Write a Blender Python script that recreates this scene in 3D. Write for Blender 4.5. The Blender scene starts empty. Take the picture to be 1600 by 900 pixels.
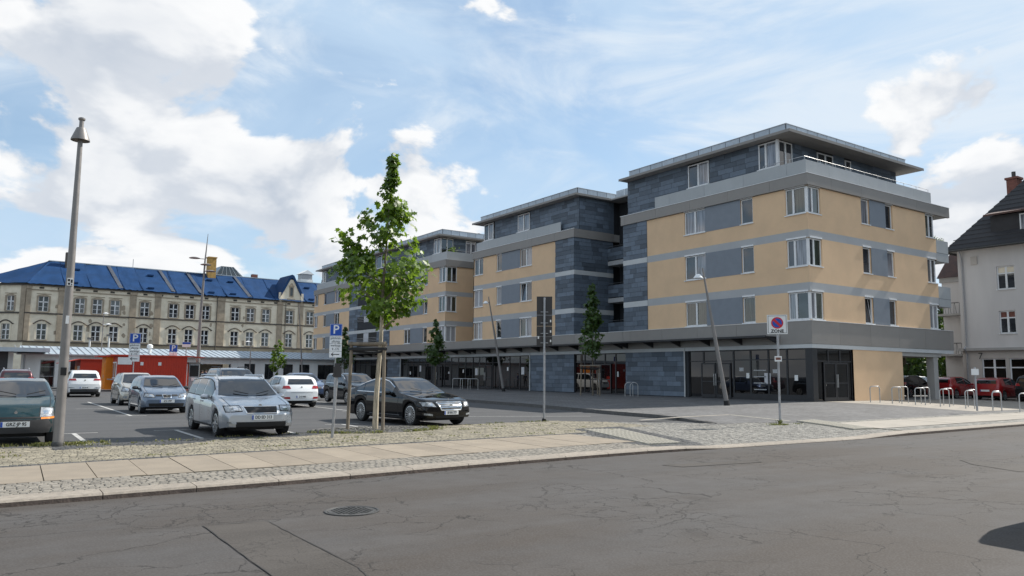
import bpy, bmesh, math, random
import numpy as np
from mathutils import Vector, Matrix
from mathutils.bvhtree import BVHTree
random.seed(7)
rnd = random.Random(11)
scene = bpy.context.scene
COL = scene.collection
RAD = math.radians

# ------------------------------------------------------------------ camera
CAM_Z = 1.6
PITCH, ROLL, YAW, FPX = RAD(6.4475), RAD(0.5143), RAD(34.3108), 1194.1
fw = Vector((math.sin(YAW)*math.cos(PITCH), math.cos(YAW)*math.cos(PITCH), math.sin(PITCH)))
r0 = Vector((math.cos(YAW), -math.sin(YAW), 0)); u0_ = r0.cross(fw)
rt = math.cos(ROLL)*r0 + math.sin(ROLL)*u0_
up = rt.cross(fw)
cam = bpy.data.cameras.new('camera'); camo = bpy.data.objects.new('camera', cam); COL.objects.link(camo)
cam.sensor_width = 36; cam.lens = FPX/1600*36; cam.clip_end = 3000; cam.clip_start = .1
M = Matrix((rt, up, -fw)).transposed().to_4x4(); M.translation = (0, 0, CAM_Z)
camo.matrix_world = M
scene.camera = camo
def ray(x, y): return fw*FPX + rt*(x-800) - up*(y-450)
def G(x, y, z=0.0):
    d = ray(x, y); t = (z-CAM_Z)/d.z
    return Vector((d.x*t, d.y*t, z))
def onX(px, X):                       # ground point under image column px on the line x = X
    d = ray(px, 600); return Vector((X, d.y*X/d.x, 0))
def depth_of(p): return (Vector(p)-Vector((0, 0, CAM_Z))).dot(fw)
def to_px(p):
    v = Vector(p)-Vector((0, 0, CAM_Z)); d = v.dot(fw)
    if d <= .1: return (-9999, -9999, d)
    return (800+FPX*v.dot(rt)/d, 450-FPX*v.dot(up)/d, d)

# ------------------------------------------------------------------ world, sun, exposure
SUN_EL = RAD(43.0); SUN_H = Vector((1.0, -0.04, 0)).normalized()      # horizontal direction towards the sun
world = bpy.data.worlds.new('World'); scene.world = world; world.use_nodes = True
def nodes_of(nt): return nt.nodes, nt.links
def N(nt, typ, **kw):
    n = nt.nodes.new(typ)
    for k, v in kw.items():
        if k == 'ins':
            for kk, vv in v.items():
                if hasattr(vv, 'is_linked') or isinstance(vv, bpy.types.NodeSocket): nt.links.new(vv, n.inputs[kk])
                else: n.inputs[kk].default_value = vv
        else: setattr(n, k, v)
    return n
def math_(nt, op, a, b=0.0, c=None, clamp=False):
    n = nt.nodes.new('ShaderNodeMath'); n.operation = op; n.use_clamp = clamp
    for i, v in enumerate((a, b) if c is None else (a, b, c)):
        if isinstance(v, bpy.types.NodeSocket): nt.links.new(v, n.inputs[i])
        else: n.inputs[i].default_value = v
    return n.outputs[0]
def maprange(nt, v, a, b, c=0.0, d=1.0, smooth=True):
    n = nt.nodes.new('ShaderNodeMapRange'); n.interpolation_type = 'SMOOTHSTEP' if smooth else 'LINEAR'
    nt.links.new(v, n.inputs[0])
    for i, x in enumerate((a, b, c, d)): n.inputs[i+1].default_value = x
    return n.outputs[0]
def mixc(nt, f, a, b, blend='MIX'):
    n = nt.nodes.new('ShaderNodeMix'); n.data_type = 'RGBA'; n.blend_type = blend
    for i, v in ((0, f), (6, a), (7, b)):
        if isinstance(v, bpy.types.NodeSocket): nt.links.new(v, n.inputs[i])
        else: n.inputs[i].default_value = v if i == 0 else (*v[:3], 1)
    return n.outputs[2]
def build_world():
    nt = world.node_tree; nt.nodes.clear()
    tc = N(nt, 'ShaderNodeTexCoord'); d = tc.outputs['Generated']
    sky = N(nt, 'ShaderNodeTexSky'); sky.sky_type = 'NISHITA'; sky.sun_disc = False
    sky.sun_elevation = SUN_EL; sky.sun_rotation = math.atan2(SUN_H.x, SUN_H.y)
    sky.air_density = 1.0; sky.dust_density = 0.7; sky.ozone_density = 1.6; sky.altitude = 200
    # cumulus field: layered noise on the view direction, flattened vertically, with banks where the photo has them
    sc = N(nt, 'ShaderNodeVectorMath', operation='MULTIPLY', ins={0: d, 1: (1.0, 1.0, 1.7)}).outputs[0]
    n1 = N(nt, 'ShaderNodeTexNoise', ins={'Vector': sc, 'Scale': 5.2, 'Detail': 9.0, 'Roughness': 0.54, 'Distortion': 0.25}).outputs[0]
    off = N(nt, 'ShaderNodeVectorMath', operation='ADD', ins={0: sc, 1: (SUN_H.x*.035, SUN_H.y*.035, .06)}).outputs[0]
    n2 = N(nt, 'ShaderNodeTexNoise', ins={'Vector': off, 'Scale': 5.2, 'Detail': 5.0, 'Roughness': 0.5, 'Distortion': 0.25}).outputs[0]
    field = None
    def blob(px, py, rad, amp):
        nonlocal field
        c = ray(px, py).normalized()
        dt = N(nt, 'ShaderNodeVectorMath', operation='DOT_PRODUCT', ins={0: d, 1: tuple(c)}).outputs['Value']
        b = maprange(nt, dt, math.cos(rad/1194*1.0), 1.0, 0.0, amp)
        field = b if field is None else math_(nt, 'ADD', field, b)
    for b in CLOUD_BLOBS: blob(*b)
    n1 = math_(nt, 'MULTIPLY_ADD', n1, 1.45, -.225); n2 = math_(nt, 'MULTIPLY_ADD', n2, 1.45, -.225); field = math_(nt, 'MULTIPLY', field, .8)
    f = math_(nt, 'ADD', math_(nt, 'MULTIPLY', n1, 1.0), field)
    mask = maprange(nt, f, 0.535, 0.615)
    # thin high veil
    v = N(nt, 'ShaderNodeVectorMath', operation='MULTIPLY', ins={0: d, 1: (1.2, 3.0, 3.2)}).outputs[0]
    n3 = N(nt, 'ShaderNodeTexNoise', ins={'Vector': v, 'Scale': 1.6, 'Detail': 6.0, 'Roughness': 0.55, 'Distortion': 0.6}).outputs[0]
    veil = maprange(nt, n3, 0.36, 0.70, 0.30, 0.88)
    lit = maprange(nt, math_(nt, 'SUBTRACT', f, math_(nt, 'ADD', math_(nt, 'MULTIPLY', n2, 1.0), field)), -0.10, 0.12)
    thick = maprange(nt, f, 0.60, 1.0, 1.0, 0.0)
    shade = math_(nt, 'ADD', math_(nt, 'MULTIPLY', lit, 0.62), math_(nt, 'MULTIPLY', thick, 0.40), clamp=True)
    ccol = mixc(nt, shade, (5.3, 6.1, 7.3), (10.8, 10.9, 11.0))
    skyc = mixc(nt, 1.0, sky.outputs[0], (1.45, 1.62, 1.62), 'MULTIPLY')
    dr = N(nt, 'ShaderNodeVectorMath', operation='DOT_PRODUCT', ins={0: d, 1: tuple((SUN_H*math.cos(SUN_EL*.6)+Vector((0, 0, math.sin(SUN_EL*.6)))).normalized())}).outputs['Value']
    veil = math_(nt, 'MAXIMUM', veil, maprange(nt, dr, .38, .95, 0, .9))      # haze towards the sun
    col = mixc(nt, veil, skyc, (6.4, 8.2, 10.2))
    w2 = N(nt, 'ShaderNodeVectorMath', operation='MULTIPLY', ins={0: d, 1: (2.2, 1.1, 4.5)}).outputs[0]
    n4 = N(nt, 'ShaderNodeTexNoise', ins={'Vector': w2, 'Scale': 1.9, 'Detail': 7.0, 'Roughness': 0.58, 'Distortion': 1.1}).outputs[0]
    col = mixc(nt, maprange(nt, n4, .44, .68, 0, .72), col, (9.0, 9.8, 10.6))      # wispy cirrus
    col = mixc(nt, mask, col, ccol)
    bg = N(nt, 'ShaderNodeBackground', ins={'Color': col, 'Strength': 0.071})
    out = N(nt, 'ShaderNodeOutputWorld'); nt.links.new(bg.outputs[0], out.inputs[0])
CLOUD_BLOBS = [(120, 60, 300, .12), (330, 100, 170, .05), (90, 330, 230, .13), (330, 320, 220, .15), (540, 310, 190, .16), (680, 300, 120, .18), (420, 420, 260, .03), (40, 195, 110, -.12), (250, 195, 90, -.05),
               (615, 40, 75, .13), (485, 40, 40, .1), (490, 150, 150, -.2), (640, 150, 150, -.12), (850, 210, 170, -.14), (1000, 60, 300, -.10), (760, 100, 150, -.08),
               (1440, 120, 110, .15), (1540, 200, 200, .18), (1570, 340, 130, .24), (1150, 60, 320, -.16), (1080, 250, 160, -.12), (930, 20, 120, -.1), (30, 560, 120, .05)]
build_world()
sun = bpy.data.lights.new('sun', 'SUN'); sun.energy = 5.0; sun.angle = RAD(.53); sun.color = (1.0, .95, .87)
suno = bpy.data.objects.new('sun', sun); COL.objects.link(suno)
ldir = Vector((-SUN_H.x*math.cos(SUN_EL), -SUN_H.y*math.cos(SUN_EL), -math.sin(SUN_EL)))
suno.rotation_euler = ldir.to_track_quat('-Z', 'Y').to_euler()
vs = scene.view_settings; vs.view_transform = 'Standard'; vs.look = 'None'; vs.gamma = 1.0; vs.exposure = 0.35; vs.use_curve_mapping = False

# ------------------------------------------------------------------ materials
MATS = {}
def mat(name, base, rough=.7, var=.12, scale=3.0, bump=0.0, bscale=60.0, metal=0.0, ior=1.45, coat=0.0, obj_var=0.0, base2=None, streak=False, spec=.5, em=None):
    if name in MATS: return MATS[name]
    m = bpy.data.materials.new(name); m.use_nodes = True; nt = m.node_tree
    b = nt.nodes['Principled BSDF']
    geo = N(nt, 'ShaderNodeNewGeometry'); pos = geo.outputs['Position']
    if streak: pos = N(nt, 'ShaderNodeVectorMath', operation='MULTIPLY', ins={0: pos, 1: (1, 1, .18)}).outputs[0]
    n1 = N(nt, 'ShaderNodeTexNoise', ins={'Vector': pos, 'Scale': scale, 'Detail': 6.0, 'Roughness': .6}).outputs[0]
    lo = tuple(c*(1-var) for c in base); hi = tuple(min(1, c*(1+var)) for c in (base2 or base))
    col = mixc(nt, maprange(nt, n1, .3, .7), lo, hi)
    if obj_var:
        oi = N(nt, 'ShaderNodeObjectInfo')
        at = N(nt, 'ShaderNodeAttribute', attribute_name='rnd')
        fr = math_(nt, 'FRACT', math_(nt, 'ADD', oi.outputs['Random'], at.outputs['Fac']))
        k = maprange(nt, fr, 0, 1, 1-obj_var, 1+obj_var, smooth=False)
        cc = N(nt, 'ShaderNodeCombineColor', ins={0: k, 1: k, 2: k}).outputs[0]
        col = mixc(nt, 1.0, col, cc, 'MULTIPLY')
    nt.links.new(col, b.inputs['Base Color'])
    rr = maprange(nt, n1, .25, .75, max(0, rough-.08), min(1, rough+.08)); nt.links.new(rr, b.inputs['Roughness'])
    b.inputs['Metallic'].default_value = metal; b.inputs['IOR'].default_value = ior
    b.inputs['Coat Weight'].default_value = coat; b.inputs['Coat Roughness'].default_value = .03
    b.inputs['Specular IOR Level'].default_value = spec
    if em: b.inputs['Emission Color'].default_value = (*em, 1); b.inputs['Emission Strength'].default_value = 1
    if bump:
        n2 = N(nt, 'ShaderNodeTexNoise', ins={'Vector': geo.outputs['Position'], 'Scale': bscale, 'Detail': 4.0}).outputs[0]
        bp = N(nt, 'ShaderNodeBump', ins={'Height': n2, 'Strength': bump, 'Distance': .02}); nt.links.new(bp.outputs[0], b.inputs['Normal'])
    MATS[name] = m; return m
def asphalt(name, base, base2, cracks, crack_scale=.42, fine=True):
    m = bpy.data.materials.new(name); m.use_nodes = True; nt = m.node_tree; b = nt.nodes['Principled BSDF']
    pos = N(nt, 'ShaderNodeNewGeometry').outputs['Position']
    big = N(nt, 'ShaderNodeTexNoise', ins={'Vector': N(nt, 'ShaderNodeVectorMath', operation='MULTIPLY', ins={0: pos, 1: (.45, 1, 1)}).outputs[0], 'Scale': .38, 'Detail': 5.0, 'Roughness': .6}).outputs[0]
    mid = N(nt, 'ShaderNodeTexNoise', ins={'Vector': pos, 'Scale': 2.3, 'Detail': 6.0, 'Roughness': .65}).outputs[0]
    gr = N(nt, 'ShaderNodeTexNoise', ins={'Vector': pos, 'Scale': 48.0, 'Detail': 4.0}).outputs[0]
    col = mixc(nt, maprange(nt, big, .38, .62), base, base2)
    trk = N(nt, 'ShaderNodeTexNoise', ins={'Vector': N(nt, 'ShaderNodeVectorMath', operation='MULTIPLY', ins={0: pos, 1: (.05, .9, 1)}).outputs[0], 'Scale': 1.0, 'Detail': 4.0, 'Roughness': .6}).outputs[0]
    col = mixc(nt, maprange(nt, trk, .42, .66, 0, .55), col, tuple(c*1.28 for c in base2))
    col = mixc(nt, math_(nt, 'MULTIPLY', maprange(nt, mid, .35, .7), .35), col, tuple(c*.72 for c in base))
    col = mixc(nt, math_(nt, 'MULTIPLY', maprange(nt, gr, .35, .75), .45), col, tuple(min(1, c*1.7) for c in base2))
    st = N(nt, 'ShaderNodeTexNoise', ins={'Vector': pos, 'Scale': .9, 'Detail': 3.0}).outputs[0]
    col = mixc(nt, maprange(nt, st, .64, .74, 0, .35), col, tuple(c*.5 for c in base))
    hgt = math_(nt, 'MULTIPLY', gr, .25)
    if cracks:
        wn = N(nt, 'ShaderNodeTexNoise', ins={'Vector': pos, 'Scale': 1.5, 'Detail': 6.0, 'Roughness': .6})
        wv = N(nt, 'ShaderNodeVectorMath', operation='SCALE', ins={0: N(nt, 'ShaderNodeVectorMath', operation='SUBTRACT', ins={0: wn.outputs['Color'], 1: (.5, .5, .5)}).outputs[0], 'Scale': .9}).outputs[0]
        p2 = N(nt, 'ShaderNodeVectorMath', operation='ADD', ins={0: pos, 1: wv}).outputs[0]
        tot = None
        for s, th, lo, hi, sx in ((crack_scale, .0044, .50, .58, .55), (crack_scale*3.3, .012, .54, .61, .6), (crack_scale*7, .022, .59, .66, .7)):
            pv = N(nt, 'ShaderNodeVectorMath', operation='MULTIPLY', ins={0: p2, 1: (sx, 1, 0)}).outputs[0]
            vo = N(nt, 'ShaderNodeTexVoronoi', feature='DISTANCE_TO_EDGE', ins={'Vector': pv, 'Scale': s}).outputs['Distance']
            ln = maprange(nt, vo, th*.25, th, 1, 0)
            mk = N(nt, 'ShaderNodeTexNoise', ins={'Vector': N(nt, 'ShaderNodeVectorMath', operation='ADD', ins={0: pos, 1: (s*7, 3, 0)}).outputs[0], 'Scale': .33 if s < 1 else .42, 'Detail': 2.0}).outputs[0]
            c = math_(nt, 'MULTIPLY', ln, maprange(nt, mk, lo-.06, hi-.04))
            tot = c if tot is None else math_(nt, 'MAXIMUM', tot, c)
        tot = math_(nt, 'MULTIPLY', tot, cracks)
        col = mixc(nt, tot, col, (.022, .020, .018))
        hgt = math_(nt, 'SUBTRACT', hgt, tot)
    nt.links.new(col, b.inputs['Base Color']); b.inputs['Roughness'].default_value = .86; b.inputs['Specular IOR Level'].default_value = .3
    bp = N(nt, 'ShaderNodeBump', ins={'Height': hgt, 'Strength': .35, 'Distance': .012}); nt.links.new(bp.outputs[0], b.inputs['Normal'])
    MATS[name] = m; return m
def paving(name, base, w, h, mortar=.012, var=.2):
    m = bpy.data.materials.new(name); m.use_nodes = True; nt = m.node_tree; b = nt.nodes['Principled BSDF']
    pos = N(nt, 'ShaderNodeNewGeometry').outputs['Position']
    br = N(nt, 'ShaderNodeTexBrick', ins={'Vector': pos, 'Scale': 1.0, 'Mortar Size': mortar, 'Brick Width': w, 'Row Height': h, 'Color1': (*[c*(1-var) for c in base], 1), 'Color2': (*[c*(1+var) for c in base], 1), 'Mortar': (*[c*.55 for c in base], 1)})
    n = N(nt, 'ShaderNodeTexNoise', ins={'Vector': pos, 'Scale': .5, 'Detail': 6.0, 'Roughness': .65}).outputs[0]
    k = maprange(nt, n, .3, .7, .82, 1.15); cc = N(nt, 'ShaderNodeCombineColor', ins={0: k, 1: k, 2: k}).outputs[0]
    nt.links.new(mixc(nt, 1.0, br.outputs[0], cc, 'MULTIPLY'), b.inputs['Base Color']); b.inputs['Roughness'].default_value = .85
    MATS[name] = m; return m
def glass(name, base, rough=.03, ior=1.9, fold=0):
    m = bpy.data.materials.new(name); m.use_nodes = True; nt = m.node_tree; b = nt.nodes['Principled BSDF']
    pos = N(nt, 'ShaderNodeNewGeometry').outputs['Position']
    sc = (14, 14, .6) if fold else (.8, .8, .8)
    n = N(nt, 'ShaderNodeTexNoise', ins={'Vector': N(nt, 'ShaderNodeVectorMath', operation='MULTIPLY', ins={0: pos, 1: sc}).outputs[0], 'Scale': 1.0, 'Detail': 3.0}).outputs[0]
    col = mixc(nt, maprange(nt, n, .35, .65), tuple(c*.45 for c in base), tuple(c*1.35 for c in base))
    nt.links.new(col, b.inputs['Base Color']); b.inputs['Roughness'].default_value = rough; b.inputs['IOR'].default_value = ior
    MATS[name] = m; return m
asphalt('road', (.058, .048, .040), (.066, .062, .060), .8)
asphalt('road_patch', (.055, .048, .042), (.066, .059, .053), .4, .5)
asphalt('lot', (.060, .060, .062), (.072, .072, .073), 0)
mat('tar', (.038, .034, .03), .7, .3, 8)
paving('plaza_paver', (.118, .116, .116), .24, .16)
mat('slab', (.25, .21, .162), .85, .10, 1.6, bump=.15, bscale=90, obj_var=.09)
mat('slab_light', (.31, .28, .24), .85, .08, 1.6, bump=.15, bscale=90, obj_var=.07)
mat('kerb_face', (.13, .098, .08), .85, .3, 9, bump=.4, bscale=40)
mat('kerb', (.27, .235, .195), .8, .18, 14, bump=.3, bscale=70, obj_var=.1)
mat('kerb_dark', (.12, .115, .11), .8, .2, 9, bump=.2)
mat('sett_grey', (.21, .19, .16), .8, .2, 11, bump=.4, bscale=55, obj_var=.18)
mat('sett_sand', (.225, .20, .15), .85, .25, 2.5, bump=.4, bscale=55, obj_var=.2)
mat('sett_dark', (.065, .065, .065), .8, .25, 9, bump=.4, bscale=55, obj_var=.3)
mat('sett_pale', (.20, .19, .17), .8, .2, 9, bump=.4, bscale=55, obj_var=.3)
mat('joint', (.12, .105, .075), .95, .35, 7, bump=.4, base2=(.15, .14, .08))
mat('gravel', (.36, .345, .32), .95, .4, 30, bump=.8, bscale=45)
mat('paint', (.42, .415, .40), .8, .3, 9)
mat('tactile', (.38, .355, .30), .8, .08, 6)
mat('iron', (.075, .073, .07), .6, .3, 12, metal=.4)
mat('orange', (.75, .525, .33), .9, .05, .7, bump=.2, bscale=90)
mat('band', (.44, .445, .45), .9, .04, .9, bump=.15, bscale=90)
mat('band_light', (.56, .57, .57), .8, .05, 1.2)
mat('bluepanel', (.225, .25, .285), .75, .05, 2)
mat('taupe', (.285, .265, .245), .6, .04, 1.5, obj_var=.04)
mat('parapet', (.43, .445, .45), .55, .04, 1.5, obj_var=.04)
mat('zinc', (.42, .46, .50), .45, .1, 3, metal=.3, obj_var=.12)
mat('soffit', (.40, .385, .365), .8, .05, 2)
mat('slate', (.12, .15, .19), .6, .10, 3.5, bump=.12, bscale=30, obj_var=.34)
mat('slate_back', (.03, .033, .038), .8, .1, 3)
mat('white_frame', (.80, .80, .80), .45, .04, 3)
mat('white_wall', (.80, .80, .78), .85, .06, 1.2, streak=True)
mat('dark_frame', (.030, .030, .033), .45, .1, 4)
mat('steel', (.48, .48, .48), .38, .1, 6, metal=.9)
mat('galv', (.36, .36, .37), .45, .14, 9, metal=.6)
mat('lamp_grey', (.23, .215, .205), .5, .08, 4, metal=.3)
mat('lamp_white', (.85, .86, .86), .3, .03, 4)
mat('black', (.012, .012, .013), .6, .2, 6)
mat('rubber', (.022, .022, .023), .85, .2, 20)
mat('alloy', (.55, .56, .57), .3, .08, 5, metal=.85)
mat('chrome', (.75, .76, .77), .12, .04, 5, metal=1.0)
mat('plate', (.78, .78, .76), .5, .03, 5)
mat('sign_blue', (.012, .075, .40), .45, .05, 3)
mat('sign_white', (.78, .78, .77), .5, .04, 3)
mat('sign_red', (.55, .02, .03), .45, .05, 3)
mat('sign_back', (.045, .042, .042), .6, .1, 4)
mat('ink', (.02, .02, .022), .7, .1, 4)
mat('wood', (.20, .165, .125), .85, .22, 6, bump=.3, bscale=40, streak=True)
mat('bark', (.15, .125, .095), .9, .3, 14, bump=.6, bscale=35)
mat('bark_pale', (.42, .36, .27), .9, .35, 16, bump=.5, bscale=35, streak=True)
mat('headlamp', (.30, .32, .34), .12, .65, 9, ior=1.6, coat=1.0)
mat('taillamp', (.33, .012, .014), .15, .25, 14, coat=1.0)
mat('amber', (.75, .25, .04), .2, .15, 12, coat=1.0)
mat('plastic', (.035, .035, .037), .6, .1, 10)
mat('stone_wall', (.74, .65, .50), .9, .09, .8, bump=.2, bscale=12, base2=(.78, .70, .56))
mat('stone_trim', (.36, .295, .22), .9, .18, 1.4, bump=.3, bscale=12)
mat('stone_dark', (.085, .075, .065), .9, .25, 2)
mat('stone_base', (.36, .30, .215), .9, .2, 1.0)
mat('tarp', (.011, .042, .115), .65, .1, .7, bump=.2, bscale=3.0, base2=(.013, .047, .13), spec=.15)
mat('tarp_worn', (.055, .065, .085), .7, .25, 1.5)
mat('brick', (.45, .27, .085), .9, .2, 4, obj_var=.1)
mat('brick_red', (.20, .085, .065), .9, .2, 4)
mat('seam_roof', (.36, .42, .47), .45, .08, 2, metal=.2)
mat('garage', (.10, .10, .105), .7, .1, 4)
mat('kiosk_red', (.50, .035, .012), .5, .06, 1.5)
mat('kiosk_orange', (.80, .25, .015), .5, .06, 1.5)
mat('house_wall', (.62, .59, .57), .9, .05, .9, streak=True)
mat('house_lower', (.50, .46, .42), .9, .06, 1.0)
mat('roof_tile', (.026, .025, .027), .6, .25, 3.0, obj_var=.25)
mat('roof_tile_brown', (.09, .05, .04), .75, .25, 3.0)
mat('curtain', (.6, .6, .62), .9, .1, 5)
mat('skin', (.55, .36, .27), .6, .05, 9)
mat('hair', (.03, .022, .018), .7, .2, 30)
mat('cloth_dark', (.02, .022, .03), .9, .2, 9)
mat('cloth_blue', (.05, .07, .14), .9, .2, 9)
glass('pane_dark', (.035, .038, .045)); glass('pane_curtain', (.24, .245, .27), fold=1); glass('pane_shop', (.006, .006, .007), ior=1.62, rough=.015)
glass('pane_green', (.05, .06, .045), fold=1); mat('shutter', (.36, .36, .375), .6, .05, 3)
glass('car_glass', (.006, .007, .009), ior=1.95, rough=.02); glass('pane_far', (.03, .032, .036), ior=1.6)
def leafmat(name, c1, c2, trans=.35):
    m = bpy.data.materials.new(name); m.use_nodes = True; nt = m.node_tree; b = nt.nodes['Principled BSDF']
    at = N(nt, 'ShaderNodeAttribute', attribute_name='rnd')
    col = mixc(nt, at.outputs['Fac'], c1, c2)
    nt.links.new(col, b.inputs['Base Color']); b.inputs['Roughness'].default_value = .45
    tr = N(nt, 'ShaderNodeBsdfTranslucent'); nt.links.new(mixc(nt, .5, col, (.25, .40, .02)), tr.inputs[0])
    mx = N(nt, 'ShaderNodeMixShader', ins={0: trans}); nt.links.new(b.outputs[0], mx.inputs[1]); nt.links.new(tr.outputs[0], mx.inputs[2])
    nt.links.new(mx.outputs[0], nt.nodes['Material Output'].inputs[0]); MATS[name] = m; return m
leafmat('leaf', (.03, .07, .011), (.19, .29, .035), .45); leafmat('leaf_dark', (.018, .045, .010), (.07, .13, .025), .28); leafmat('weed', (.12, .13, .04), (.30, .26, .11), .2)
def paint_mat(name, c, metal=.55, rough=.32): return mat(name, c, rough, .03, 2, metal=metal, coat=1.0, spec=.0 if rough < .25 else .4)

# ------------------------------------------------------------------ mesh helpers
class MB:
    def __init__(s, fr=None): s.v = []; s.f = []; s.m = []; s.a = []; s.fr = fr
    def p(s, q):
        if s.fr: q = s.fr(*q)
        s.v.append(tuple(q)); return len(s.v)-1
    def face(s, idx, m=0, a=0.0): s.f.append(tuple(idx)); s.m.append(m); s.a.append(a)
    def poly(s, pts, m=0, a=0.0): s.face([s.p(q) for q in pts], m, a)
    def box(s, x0, x1, y0, y1, z0, z1, m=0, a=0.0):
        i = [s.p(q) for q in ((x0, y0, z0), (x1, y0, z0), (x1, y1, z0), (x0, y1, z0), (x0, y0, z1), (x1, y0, z1), (x1, y1, z1), (x0, y1, z1))]
        for q in ((0, 3, 2, 1), (4, 5, 6, 7), (0, 1, 5, 4), (1, 2, 6, 5), (2, 3, 7, 6), (3, 0, 4, 7)): s.face([i[k] for k in q], m, a)
    def prism(s, pts, vec, m=0):           # polygon pts (3d) extruded along vec
        n = len(pts); a = [s.p(q) for q in pts]; b = [s.p(Vector(q)+Vector(vec)) for q in pts]
        s.face(a[::-1], m); s.face(b, m)
        for i in range(n): s.face((a[i], a[(i+1) % n], b[(i+1) % n], b[i]), m)
    def tube(s, pts, rad, n=8, m=0, caps=True):
        pts = [Vector(q) for q in pts]; rad = rad if isinstance(rad, (list, tuple)) else [rad]*len(pts); rings = []
        prev = None
        for i, q in enumerate(pts):
            t = (pts[min(i+1, len(pts)-1)]-pts[max(i-1, 0)]).normalized()
            ref = prev if prev is not None else (Vector((1, 0, 0)) if abs(t.x) < .8 else Vector((0, 1, 0)))
            a = (ref - t*ref.dot(t)).normalized(); prev = a; b = t.cross(a)
            rings.append([s.p(q+(a*math.cos(2*math.pi*k/n)+b*math.sin(2*math.pi*k/n))*rad[i]) for k in range(n)])
        for r1, r2 in zip(rings, rings[1:]):
            for k in range(n): s.face((r1[k], r1[(k+1) % n], r2[(k+1) % n], r2[k]), m)
        if caps: s.face(rings[0][::-1], m); s.face(rings[-1], m)
    def lathe(s, prof, n=16, m=0, c=(0, 0, 0), axis='z'):
        rings = []
        for r, h in prof:
            ring = []
            for k in range(n):
                a = 2*math.pi*k/n; ca, sa = r*math.cos(a), r*math.sin(a)
                q = (c[0]+ca, c[1]+sa, c[2]+h) if axis == 'z' else (c[0]+h, c[1]+ca, c[2]+sa)
                ring.append(s.p(q))
            rings.append(ring)
        for r1, r2 in zip(rings, rings[1:]):
            for k in range(n): s.face((r1[k], r1[(k+1) % n], r2[(k+1) % n], r2[k]), m)
        s.face(rings[0][::-1], m); s.face(rings[-1], m)
    def build(s, name, mats, parent=None, smooth=False, angle=35, fix=True, attr=False):
        me = bpy.data.meshes.new(name); me.from_pydata(s.v, [], s.f)
        mats = mats if isinstance(mats, (list, tuple)) else [mats]
        for q in mats: me.materials.append(MATS[q] if isinstance(q, str) else q)
        me.polygons.foreach_set('material_index', s.m)
        if attr:
            at = me.attributes.new('rnd', 'FLOAT', 'FACE'); at.data.foreach_set('value', s.a)
        if fix:
            bm = bmesh.new(); bm.from_mesh(me); bmesh.ops.recalc_face_normals(bm, faces=bm.faces[:]); bm.to_mesh(me); bm.free()
        if smooth:
            me.polygons.foreach_set('use_smooth', [True]*len(me.polygons))
            try: me.set_sharp_from_angle(angle=RAD(angle))
            except Exception: pass
        me.update()
        return link(name, me, parent)
def link(name, data, parent=None):
    o = bpy.data.objects.new(name, data); COL.objects.link(o)
    if parent is not None: o.parent = parent
    return o
def tag(o, label, cat, group=None):
    o['label'] = label; o['category'] = cat
    if group: o['group'] = group
    return o
def thing(name, label, cat, loc=(0, 0, 0), rz=0.0, group=None):
    o = link(name, None); o.location = loc; o.rotation_euler = (0, 0, rz); o.empty_display_size = .2
    return tag(o, label, cat, group)
def struct(o): o['kind'] = 'structure'; return o
def stuff(o, label=None, cat=None):
    o['kind'] = 'stuff'
    if label: tag(o, label, cat)
    return o
UNIT = {}
def piece(name, b, m, parent):              # a box piece that shares one unit mesh per material
    if m not in UNIT:
        mb = MB(); mb.box(-.5, .5, -.5, .5, -.5, .5); o = mb.build('unit_'+m, m); UNIT[m] = o.data; bpy.data.objects.remove(o)
    x0, x1, y0, y1, z0, z1 = b
    o = link(name, UNIT[m], parent); o.location = ((x0+x1)/2, (y0+y1)/2, (z0+z1)/2); o.scale = (abs(x1-x0), abs(y1-y0), abs(z1-z0)); return o
def fpiece(name, fr, b, m, parent):         # piece given in facade coordinates (u0,u1,w0,w1,v0,v1)
    a = fr(b[0], b[2], b[4]); c = fr(b[1], b[3], b[5])
    return piece(name, (min(a[0], c[0]), max(a[0], c[0]), min(a[1], c[1]), max(a[1], c[1]), min(a[2], c[2]), max(a[2], c[2])), m, parent)
def dup(root, loc, rz=None, label=None):
    r = root.copy(); COL.objects.link(r); r.location = loc
    if rz is not None: r.rotation_euler = (0, 0, rz)
    if label: r['label'] = label
    for ch in root.children:
        c = ch.copy(); COL.objects.link(c); c.parent = r
        for g in ch.children:
            d = g.copy(); COL.objects.link(d); d.parent = c
    return r
FONT = {}
def text_mesh(txt, size, depth=.002, bold=0.0):
    cu = bpy.data.curves.new('lettering', 'FONT'); cu.body = txt; cu.size = size; cu.align_x = 'CENTER'; cu.align_y = 'CENTER'; cu.extrude = depth; cu.offset = bold; cu.resolution_u = 2
    o = bpy.data.objects.new('lettering', cu); COL.objects.link(o)
    me = bpy.data.meshes.new_from_object(o.evaluated_get(bpy.context.evaluated_depsgraph_get())); bpy.data.objects.remove(o); bpy.data.curves.remove(cu)
    return me
def lettering(txt, size, parent, loc, m='ink', rz=0.0, sx=1.0, bold=0.0):   # upright text facing local -y
    me = text_mesh(txt, size, bold=bold); me.materials.clear(); me.materials.append(MATS[m])
    o = link('lettering', me, parent); o.location = loc; o.rotation_euler = (math.pi/2, 0, rz); o.scale = (sx, 1, 1); return o
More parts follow.
